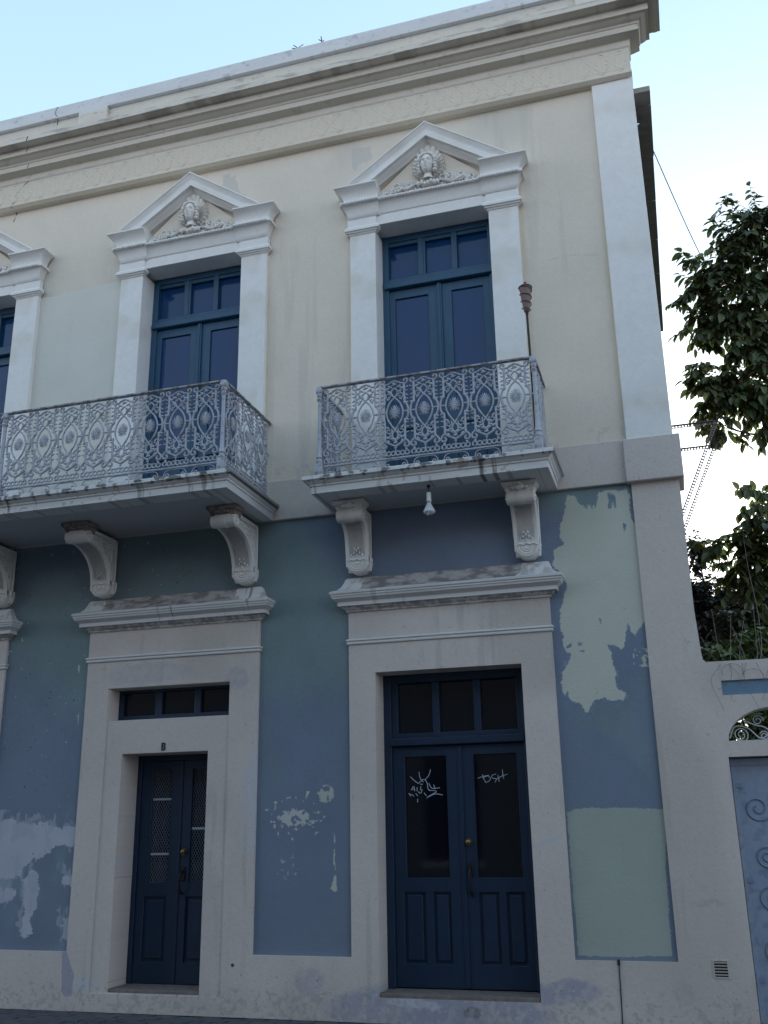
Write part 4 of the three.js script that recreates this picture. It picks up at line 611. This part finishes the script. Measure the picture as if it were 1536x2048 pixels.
// ------------------------------------------------------------------ things hung on or leaning at the building
{
  const l = group('hanging_lamp', scene, [-2.05, 4.66, 0.54]);
  tag(l, 'bare white reflector bulb hanging on a short chain beneath the small balcony', 'lamp');
  part('ceiling_hook', [cyl(0, -0.02, 0, 0.016, 0.016, 0.02), ...[0, 1, 2].map((i) => new THREE.TorusGeometry(0.008, 0.0025, 5, 10).scale(0.8, 1.3, 1).rotateY(i * 1.57).translate(0, -0.028 - i * 0.017, 0))], M.darkIron, l);
  part('lamp_socket', new THREE.LatheGeometry([[0.0, -0.07], [0.018, -0.07], [0.022, -0.08], [0.022, -0.15], [0.026, -0.155], [0.026, -0.165], [0, -0.165]].map((p) => new THREE.Vector2(...p)), 16), std({ color: new THREE.Color(0.7, 0.7, 0.68), roughness: 0.4 }), l);
  part('reflector_bulb', new THREE.LatheGeometry([[0.014, -0.16], [0.018, -0.175], [0.028, -0.195], [0.048, -0.235], [0.057, -0.255], [0.057, -0.266], [0.045, -0.278], [0.02, -0.286], [0, -0.288]].map((p) => new THREE.Vector2(...p)), 22), new THREE.MeshPhysicalMaterial({ color: new THREE.Color(0.6, 0.62, 0.66), roughness: 0.15, clearcoat: 1 }), l);
  part('lamp_wire', tube([[0.02, -0.165, 0.02], [0.022, -0.22, 0.055], [0.01, -0.27, 0.062], [-0.008, -0.31, 0.04]], 0.004, 14, 5), std({ color: new THREE.Color(0.7, 0.7, 0.7) }), l);

  const t = group('patio_torch', scene, [-1.012, 4.84, 0.6]);
  tag(t, 'thin black garden torch with a ribbed terracotta cone, tied to the small balcony corner', 'torch');
  part('torch_pole', [tube([[0, 0, 0], [0.002, 0.6, 0], [-0.004, 1.4, 0]], 0.011, 10, 8), new THREE.CylinderGeometry(0.02, 0.012, 0.05, 10).translate(-0.004, 1.42, 0)], M.darkIron, t);
  part('torch_cone', new THREE.LatheGeometry([[0.0, 1.43], [0.028, 1.44], [0.032, 1.5], [0.037, 1.505], [0.042, 1.57], [0.047, 1.575], [0.053, 1.66], [0.058, 1.665], [0.06, 1.70], [0.05, 1.715], [0.02, 1.73], [0, 1.735]].map((p) => new THREE.Vector2(...p)), 18).translate(-0.004, 0, 0), std({ color: new THREE.Color(0.24, 0.165, 0.15), roughness: 0.8 }), t);
  const sp = []; for (let i = 0; i <= 70; i++) { const q = i / 70, a = q * Math.PI * 7; const r = lerp(0.04, 0.064, q); sp.push([-0.004 + r * Math.cos(a), 1.44 + q * 0.26, r * Math.sin(a)]); }
  part('wire_coil', [tube(sp, 0.004, 140, 5), new THREE.TorusGeometry(0.062, 0.006, 6, 20).rotateX(Math.PI / 2).translate(-0.004, 1.695, 0)], std({ color: new THREE.Color(0.10, 0.055, 0.05), roughness: 0.7 }), t);
  part('torch_cap', [new THREE.SphereGeometry(0.016, 10, 8).translate(-0.004, 1.742, 0)], M.darkIron, t);
  part('tie_wire', new THREE.TorusGeometry(0.03, 0.005, 5, 14).rotateX(1.3).translate(0.015, 0.915, 0.03), M.darkIron, t);

  const br = group('steel_bracket', scene, [0.17, 5.35, -0.5]);
  tag(br, 'triangular bracket of slotted steel angle sticking out from the side wall', 'bracket');
  const slot = (a, b, z) => { // perforated flat bar from a to b in the x-y plane
    const L = Math.hypot(b[0] - a[0], b[1] - a[1]), n = Math.floor(L / 0.03), h = []; for (let i = 0; i < n; i++) h.push(rect(0.011 + i * 0.03, 0.027 + i * 0.03, -0.007, 0.007));
    return merge([ext(rect(0, L, -0.0155, 0.0155), 0, 0.003, h), bx(0, L, 0.0125, 0.0155, 0, 0.028, 0)]).rotateZ(Math.atan2(b[1] - a[1], b[0] - a[0])).translate(a[0], a[1], z);
  };
  const steel = std({ color: new THREE.Color(0.2, 0.165, 0.165), roughness: 0.5, metalness: 0.3 });
  for (const z of [0, -0.68]) { part('bracket_arm', slot([-0.03, 0], [0.46, 0], z), steel, br); part('bracket_brace', slot([0.0, -1.0], [0.455, 0.0], z - 0.006), steel, br); }
  part('bracket_spacer', [bx(0.42, 0.456, -0.02, 0.016, -0.7, 0.01, 0), bx(0.42, 0.424, -0.02, 0.03, -0.7, 0.01, 0)], steel, br);

  const c = part('overhead_cable', tube([[0.376, 9.27, -1.42], [0.6, 9.02, -2.2], [0.84, 8.78, -3.0], [1.5, 8.15, -5]], 0.006, 30, 5), M.black, scene);
  tag(c, 'thin dark cable running from the side eave down into the leafy tree', 'cable');
  const k = part('black_wire', [tube([[-0.70, 0.525, 0.004], [-0.702, 0.4, 0.006], [-0.706, 0.2, 0.004], [-0.712, 0.0, 0.006]], 0.0045, 20, 5), bx(-0.712, -0.69, 0.5, 0.545, 0, 0.012, 0.004)], M.black, scene);
  tag(k, 'black wire running down the plinth beneath the pale green patch', 'wire');
  const rs = part('red_scrap', bx(-4.3, -4.18, 4.842, 4.9, 0.93, 1.0, 0.02), std({ color: new THREE.Color(0.3, 0.03, 0.04), roughness: 0.9 }), scene);
  tag(rs, 'small red cloth scrap lying on the long balcony behind its railing', 'cloth');
}
// ------------------------------------------------------------------ plants
const leafGeo = (() => { // pointed, slightly folded leaf of unit length along +x, up +y
  const xs = [0, 0.18, 0.45, 0.75, 1], ws = [0.02, 0.2, 0.27, 0.19, 0.0], pos = [], P = (x, w, s) => [x, 0.10 * Math.abs(w) / 0.27 - 0.18 * x * x, s * w];
  for (let i = 0; i < 4; i++) for (const s of [-1, 1]) { const a = P(xs[i], 0, s), b = P(xs[i + 1], 0, s), c = P(xs[i + 1], ws[i + 1], s), d = P(xs[i], ws[i], s); if (s > 0) pos.push(...a, ...c, ...b, ...a, ...d, ...c); else pos.push(...a, ...b, ...c, ...a, ...c, ...d); }
  const g = new THREE.BufferGeometry(); g.setAttribute('position', new THREE.Float32BufferAttribute(pos, 3)); g.computeVertexNormals(); return g;
})();
const leafMat = (c) => new THREE.MeshPhysicalMaterial({ color: c, roughness: 0.5, transmission: 0.35, thickness: 0, side: THREE.DoubleSide });
function sprays(blobs, per, len, nl, droop, out, twigs) {
  for (const [x, y, z, R] of blobs) {
    const n = Math.max(2, Math.round(per * (R / 0.25) ** 2));
    for (let i = 0; i < n; i++) {
      const d = V(rr(-1, 1), rr(-0.8, 0.9), rr(-1, 1)).normalize(), o = V(x, y, z).addScaledVector(d, R * rr(0, 0.55));
      const dir = d.clone().add(V(rr(-0.5, 0.5), rr(-0.6, 0.1) - droop, rr(-0.5, 0.5))).normalize(), L = R * rr(0.45, 0.8) + len;
      const end = o.clone().addScaledVector(dir, L).add(V(0, -droop * L * 0.3, 0));
      if (twigs) twigs.push(new THREE.TubeGeometry(new THREE.QuadraticBezierCurve3(o, o.clone().addScaledVector(dir, L * 0.5), end), 2, 0.0035, 3));
      const m = Math.max(3, Math.round(nl * rr(0.7, 1.2)));
      for (let q = 0; q < m; q++) {
        const t = (q + 0.6) / m, p = o.clone().lerp(end, t), s = q % 2 ? 1 : -1;
        const up = V(rr(-0.5, 0.5), 1, rr(-0.5, 0.5)).normalize(), sd = dir.clone().cross(up).normalize();
        const ax = dir.clone().multiplyScalar(q === m - 1 ? 1 : 0.55).addScaledVector(sd, s * (q === m - 1 ? 0.1 : 0.85)).add(V(0, -droop - rr(0.05, 0.5), 0)).normalize();
        const zz = ax.clone().cross(up).normalize(), yy = zz.clone().cross(ax), l = len * rr(0.5, 1.3);
        out.push(new THREE.Matrix4().makeBasis(ax, yy, zz).scale(V(l, l, l * rr(0.85, 1.15))).setPosition(p));
      }
    }
  }
}
function crown(list, mat, parent, tint) {
  const m = new THREE.InstancedMesh(leafGeo, mat, list.length), c = new THREE.Color(); m.name = numbered('crown'); m.userData.kind = 'stuff'; m.castShadow = true;
  list.forEach((q, i) => { m.setMatrixAt(i, q); const k = rr(0.6, 1.35); m.setColorAt(i, c.setRGB(k * rr(0.85, 1.25) * tint[0], k * tint[1], k * rr(0.7, 1) * tint[2])); });
  parent.add(m); return m;
}
const bark = std({ map: tileTex(256, 0.6, (u, v) => mul3([0.10, 0.08, 0.06], 0.6 + 0.8 * fbm(u * 20, v * 6, 4, 0))), bumpMap: rough, bumpScale: 0.01, roughness: 1 });
{
  const tr = group('broadleaf_tree', scene, [0, 0, 0]);
  tag(tr, 'large leafed tree reaching in from the right above the garden wall', 'tree');
  const list = [], tw = [];
  const A = [[1.57, 9.2, -3, 0.26], [1.62, 8.85, -3.1, 0.39], [1.26, 8.92, -3, 0.25], [1.09, 8.51, -3, 0.3], [1.43, 8.29, -3.1, 0.39], [0.72, 8.62, -3, 0.09], [0.81, 8.26, -3, 0.21], [1.14, 7.91, -3, 0.39], [1.51, 7.77, -3.1, 0.36], [0.57, 8.09, -3, 0.08], [0.76, 7.87, -3, 0.16], [0.64, 7.61, -3, 0.1], [0.87, 7.67, -3, 0.18], [1.22, 7.33, -3, 0.27], [1.5, 7.22, -3.1, 0.33], [0.7, 7.15, -3, 0.12], [0.64, 6.94, -3, 0.08], [0.92, 6.89, -3, 0.28], [1.26, 6.77, -3, 0.33], [0.7, 6.65, -3, 0.10], [1.38, 6.48, -3, 0.23], [1.04, 6.62, -3, 0.2], [0.77, 6.4, -3, 0.13], [0.88, 6.2, -3, 0.10], [1.04, 6.1, -3, 0.07], [1.31, 6.2, -3, 0.08], [1.22, 9.39, -3, 0.08]];
  const outer = [[2.1, 8.7, -3.2, 0.5], [2.2, 7.8, -3.4, 0.5], [2.1, 7.0, -3.2, 0.45], [2.8, 8.4, -3.6, 0.6], [2.9, 7.4, -3.8, 0.6], [3.5, 8.9, -4, 0.7], [3.6, 7.9, -4.2, 0.7], [4.3, 8.4, -4.2, 0.7], [2.4, 9.4, -3.6, 0.45], [3.1, 9.8, -4, 0.6], [4.0, 9.8, -4.2, 0.7]];
  sprays(A, 26, 0.14, 8, 0.3, list, tw); sprays(outer, 9, 0.12, 8, 0.25, list, tw);
  // hanging fronds and the lower limb
  const lower = [[0.55, 4.95, -3.5, 0.08], [0.72, 4.92, -3.5, 0.15], [0.98, 4.88, -3.5, 0.19], [1.22, 4.82, -3.5, 0.24], [1.07, 5.21, -3.5, 0.1], [1.2, 5.3, -3.5, 0.13], [1.3, 5.08, -3.5, 0.15], [0.86, 5.03, -3.5, 0.07], [0.91, 4.63, -3.5, 0.22], [1.13, 4.51, -3.5, 0.24], [0.78, 4.44, -3.5, 0.12], [1.04, 4.29, -3.5, 0.13], [1.0, 5.05, -3.5, 0.06], [1.6, 4.7, -3.6, 0.35], [2.1, 4.9, -3.7, 0.4]];
  sprays(lower, 24, 0.15, 8, 0.25, list, tw);
  for (const P of [[[1.4, 5.06, -2.5], [1.15, 5.22, -2.5], [0.9, 5.28, -2.5]], [[1.4, 5.0, -2.5], [1.15, 5.06, -2.5], [0.88, 4.98, -2.5]], [[1.5, 5.5, -2.6], [1.3, 5.2, -2.5], [1.22, 4.98, -2.5]]]) {
    const c = new THREE.CatmullRomCurve3(P.map((p) => V(...p))); tw.push(new THREE.TubeGeometry(c, 8, 0.005, 4));
    for (let i = 0; i < 44; i++) { const t = i / 43, p = c.getPoint(t), ax = V(rr(-0.6, 0.5), i % 3 ? -1 : 0.25, rr(-0.5, 0.5)).normalize(), zz = ax.clone().cross(V(rr(-0.4, 0.4), 0.3, 1)).normalize(), yy = zz.clone().cross(ax), l = rr(0.09, 0.14); list.push(new THREE.Matrix4().makeBasis(ax, yy, zz).scale(V(l, l, l)).setPosition(p)); }
  }
  part('trunk', [taper([[4.2, -0.2, -4.2], [4.1, 2.5, -4.2], [3.9, 5, -4.1], [3.5, 7.2, -3.9]], 0.28, 0.14, 16, 10), taper([[3.9, 5.0, -4.1], [2.8, 5.1, -3.9], [1.9, 4.8, -3.6], [1.2, 4.8, -3.5], [0.8, 4.9, -3.5]], 0.08, 0.012, 16), taper([[3.5, 7.2, -3.9], [2.6, 7.2, -3.5], [1.75, 7.3, -3.1], [1.3, 6.95, -3.0], [1.1, 6.75, -2.95], [0.85, 6.7, -2.95]], 0.10, 0.012, 18), taper([[3.5, 7.2, -3.9], [2.7, 8.1, -3.5], [1.8, 8.3, -3.1], [1.2, 8.3, -3], [0.9, 8.2, -3]], 0.09, 0.01, 16), taper([[2.7, 8.1, -3.5], [2.0, 8.8, -3.2], [1.4, 9.1, -3]], 0.05, 0.01, 10), taper([[1.8, 7.3, -3.1], [1.2, 7.8, -3], [0.8, 7.85, -3], [0.6, 7.9, -3]], 0.03, 0.006, 12), taper([[1.9, 5.9, -3.3], [1.4, 6.1, -3.1], [1.1, 6.15, -3], [0.85, 6.3, -3]], 0.03, 0.006, 10), taper([[3.6, 6.4, -4], [2.6, 6.1, -3.6], [1.9, 5.9, -3.3]], 0.05, 0.03, 8), taper([[3.9, 5.0, -4.1], [2.4, 5.6, -3], [1.4, 5.1, -2.5]], 0.05, 0.01, 10)], bark, tr);
  part('twigs', tw, bark, tr).userData.kind = 'stuff';
  crown(list, leafMat(new THREE.Color(1, 1, 1)), tr, [0.085, 0.115, 0.036]);
}
{
  const tr = group('small_leaf_tree', scene, [0, 0, 0]);
  tag(tr, 'dark tree with fine leaves far behind the garden wall, sky glinting through', 'tree');
  const list = [], F = [[0.62, 7.18, -12, 0.2], [0.6, 6.74, -12, 0.14], [0.62, 6.31, -12, 0.27], [0.6, 5.88, -12, 0.3], [0.95, 6.07, -12.3, 0.4], [0.88, 5.65, -12, 0.46], [1.4, 5.92, -12.4, 0.46], [1.85, 6.0, -12, 0.38], [1.9, 5.58, -12, 0.46], [1.32, 5.31, -12.3, 0.58], [0.73, 5.24, -12, 0.46], [1.76, 4.97, -12, 0.58], [0.78, 4.83, -12, 0.58], [0.84, 7.04, -12, 0.16], [2.4, 6.3, -12.3, 0.6], [2.6, 5.5, -12.3, 0.6], [3.2, 6.0, -12.5, 0.7], [1.3, 4.5, -12.2, 0.6], [2.3, 4.6, -12.2, 0.6], [3.2, 5.0, -12.4, 0.7], [0.6, 4.3, -12, 0.4], [2.8, 6.9, -12.5, 0.5]];
  sprays(F, 42, 0.13, 9, 0.1, list, null);
  part('trunk', [taper([[2.2, -0.2, -12.4], [2.1, 2, -12.4], [1.9, 4, -12.4], [1.6, 5.6, -12.3]], 0.2, 0.07, 12, 8), taper([[2.0, 3, -12.4], [1.2, 4.6, -12.2], [0.8, 5.8, -12.1], [0.7, 7, -12]], 0.09, 0.01, 12), taper([[1.9, 4, -12.4], [2.6, 5.4, -12.4], [3, 6.4, -12.5]], 0.09, 0.02, 10)], bark, tr);
  crown(list, leafMat(new THREE.Color(1, 1, 1)), tr, [0.04, 0.04, 0.035]);
}
{
  const tr = group('young_tree', scene, [0, 0, 0]);
  tag(tr, 'young tree with a thin reddish trunk and loose foliage just behind the garden wall', 'tree');
  const list = [], tw = [];
  sprays([[0.91, 4.28, -5, 0.23], [1.11, 4.33, -5, 0.23], [1.05, 4.07, -5, 0.27], [0.76, 4.15, -5, 0.19], [1.5, 4.2, -5, 0.3], [0.7, 3.85, -5, 0.2], [1.3, 3.8, -5, 0.3]], 26, 0.12, 8, 0.15, list, tw);
  part('trunk', [taper([[0.98, 0, -5], [0.97, 2, -5], [0.99, 3.4, -5], [0.97, 4.3, -5]], 0.06, 0.025, 12, 8), taper([[0.98, 3.4, -5], [1.2, 3.9, -5], [1.4, 4.3, -5]], 0.025, 0.01, 6)], std({ color: new THREE.Color(0.16, 0.09, 0.06), bumpMap: rough, bumpScale: 0.008, roughness: 1 }), tr);
  part('twigs', tw, bark, tr).userData.kind = 'stuff';
  crown(list, leafMat(new THREE.Color(1, 1, 1)), tr, [0.10, 0.12, 0.05]);
}
{
  const sh = group('wall_shrub', scene, [0, 0, 0]);
  tag(sh, 'bright green shrub showing just over the top of the garden wall', 'shrub');
  const list = [], tw = [];
  sprays([[0.36, 3.26, -1.5, 0.13], [0.5, 3.2, -1.5, 0.17], [0.69, 3.24, -1.5, 0.2], [0.9, 3.2, -1.5, 0.23], [0.62, 3.39, -1.5, 0.12], [0.86, 3.42, -1.5, 0.13], [0.42, 3.37, -1.5, 0.07], [1.25, 3.25, -1.5, 0.3], [0.45, 2.95, -1.5, 0.2], [0.8, 2.9, -1.5, 0.25], [1.2, 2.9, -1.5, 0.3], [0.55, 2.5, -1.5, 0.25], [0.95, 2.45, -1.5, 0.3], [0.5, 2.25, -1.3, 0.25], [0.8, 2.3, -1.3, 0.3], [1.1, 2.2, -1.3, 0.3], [0.7, 2.7, -1.8, 0.35], [1.2, 2.6, -1.8, 0.35], [0.6, 2.0, -1.9, 0.4], [1.1, 2.0, -1.9, 0.4]], 26, 0.095, 9, 0.2, list, tw);
  const st = []; for (let i = 0; i < 9; i++) { const x = 0.4 + i * 0.11; st.push(taper([[0.8 + rr(-0.1, 0.1), 0, -1.5], [0.7 + (x - 0.7) * 0.6, 1.4, -1.5], [x, rr(2.7, 3.2), -1.5 + rr(-0.1, 0.1)]], 0.014, 0.005, 8, 5)); }
  part('stem', st, bark, sh); part('twigs', tw, bark, sh).userData.kind = 'stuff';
  crown(list, leafMat(new THREE.Color(1, 1, 1)), sh, [0.14, 0.20, 0.06]);
  const vine = [], s0 = seed; seed = 31;
  for (let i = 0; i < 11; i++) { const x = 0.34 + i * 0.065 + rr(-0.03, 0.03), z = 0.01; vine.push(tube([[x + rr(-0.1, 0.1), rr(3.2, 3.5), -0.3], [x, 2.99, -0.12], [x + rr(-0.03, 0.06), 2.9, z], [x + rr(-0.05, 0.05), rr(2.72, 2.8), z + 0.01], [x + rr(-0.08, 0.08), rr(2.5, 2.7), z + 0.015]], 0.0018, 24, 4)); }
  for (const [cx, cy, r] of [[0.46, 2.84, 0.085], [0.62, 2.78, 0.09], [0.55, 2.68, 0.07]]) { const P = []; for (let i = 0; i <= 12; i++) { const a = -0.4 + i * 0.33; P.push([cx + r * Math.cos(a), cy + r * 0.8 * Math.sin(a), 0.015 + 0.02 * rnd()]); } vine.push(tube(P, 0.0017, 26, 4)); }
  const vn2 = []; for (let i = 0; i < 1; i++) { vn2.push(tube([[0.95 - i * 0.04, 5.0, -3.3], [0.92, 4.4, -2.8], [0.9 + i * 0.05, 3.8, -2.1], [0.8 + i * 0.1, 3.2, -0.9], [0.72 + i * 0.1, 2.97, -0.2]], 0.003, 26, 4)); }
  seed = s0;
  const v = part('dry_vine', [...vine, ...vn2], std({ color: new THREE.Color(0.2, 0.175, 0.165), roughness: 1 }), scene);
  tag(v, 'tangled dry vine stems hanging over the garden wall above the arch', 'vine');
}
{
  const wm = std({ color: new THREE.Color(0.06, 0.05, 0.04), roughness: 1 });
  const mk = (x, h, f, label) => tag(part('roof_weed', f.map((p) => tube(p.map((q) => [x + q[0], 10.655 + q[1] * h, -0.02 + (q[2] ?? 0)]), 0.006, 8, 4)), wm, scene), label, 'weed', 'weeds on the parapet');
  mk(-3.667, 0.1, [[[0, 0], [0.01, 0.4], [-0.04, 1]], [[0, 0.2], [0.05, 0.6], [0.09, 0.75]], [[0, 0.3], [-0.03, 0.5], [-0.06, 0.55]]], 'forked dry weed growing on the parapet edge, the left of two');
  mk(-3.35, 0.13, [[[0, 0], [0.01, 0.4], [0.0, 1]], [[0, 0.3], [0.04, 0.5]], [[0.005, 0.5], [-0.03, 0.7]]], 'upright dry weed growing on the parapet edge, the right of two');
}
// ------------------------------------------------------------------ the houses across the street, behind the camera: they shade the street and show in the door glass
{
  const h = group('row_house', scene, [0, 0, 11.3]);
  tag(h, 'plain two storey row house across the street, behind the viewer', 'house');
  const wins = []; for (let i = 0; i < 7; i++) for (const y of [0.9, 4.9]) wins.push(rect(-15 + i * 3.2, -13.8 + i * 3.2, y, y + 2.1));
  part('wall', ext(rect(-17, 7, -0.14, 9.3), 0, 0.3, wins), std({ color: new THREE.Color(0.17, 0.165, 0.16), bumpMap: stucco, bumpScale: 0.004 }), h);
  for (const w of wins) { part('window', bx(w[0][0], w[1][0], w[0][1], w[2][1], 0.12, 0.15, 0), M.glassDark, h); part('window_sill', bx(w[0][0] - 0.05, w[1][0] + 0.05, w[0][1] - 0.08, w[0][1], -0.06, 0.12, 0), M.white, h); }
  part('cornice', bx(-17.1, 7.1, 9.1, 9.35, -0.25, 0.3, 0.02), M.white, h);
  part('body', bx(-17, 7, -0.14, 9.2, 0.31, 8, 0), M.inside, h);
}
renderer.render(scene, camera);
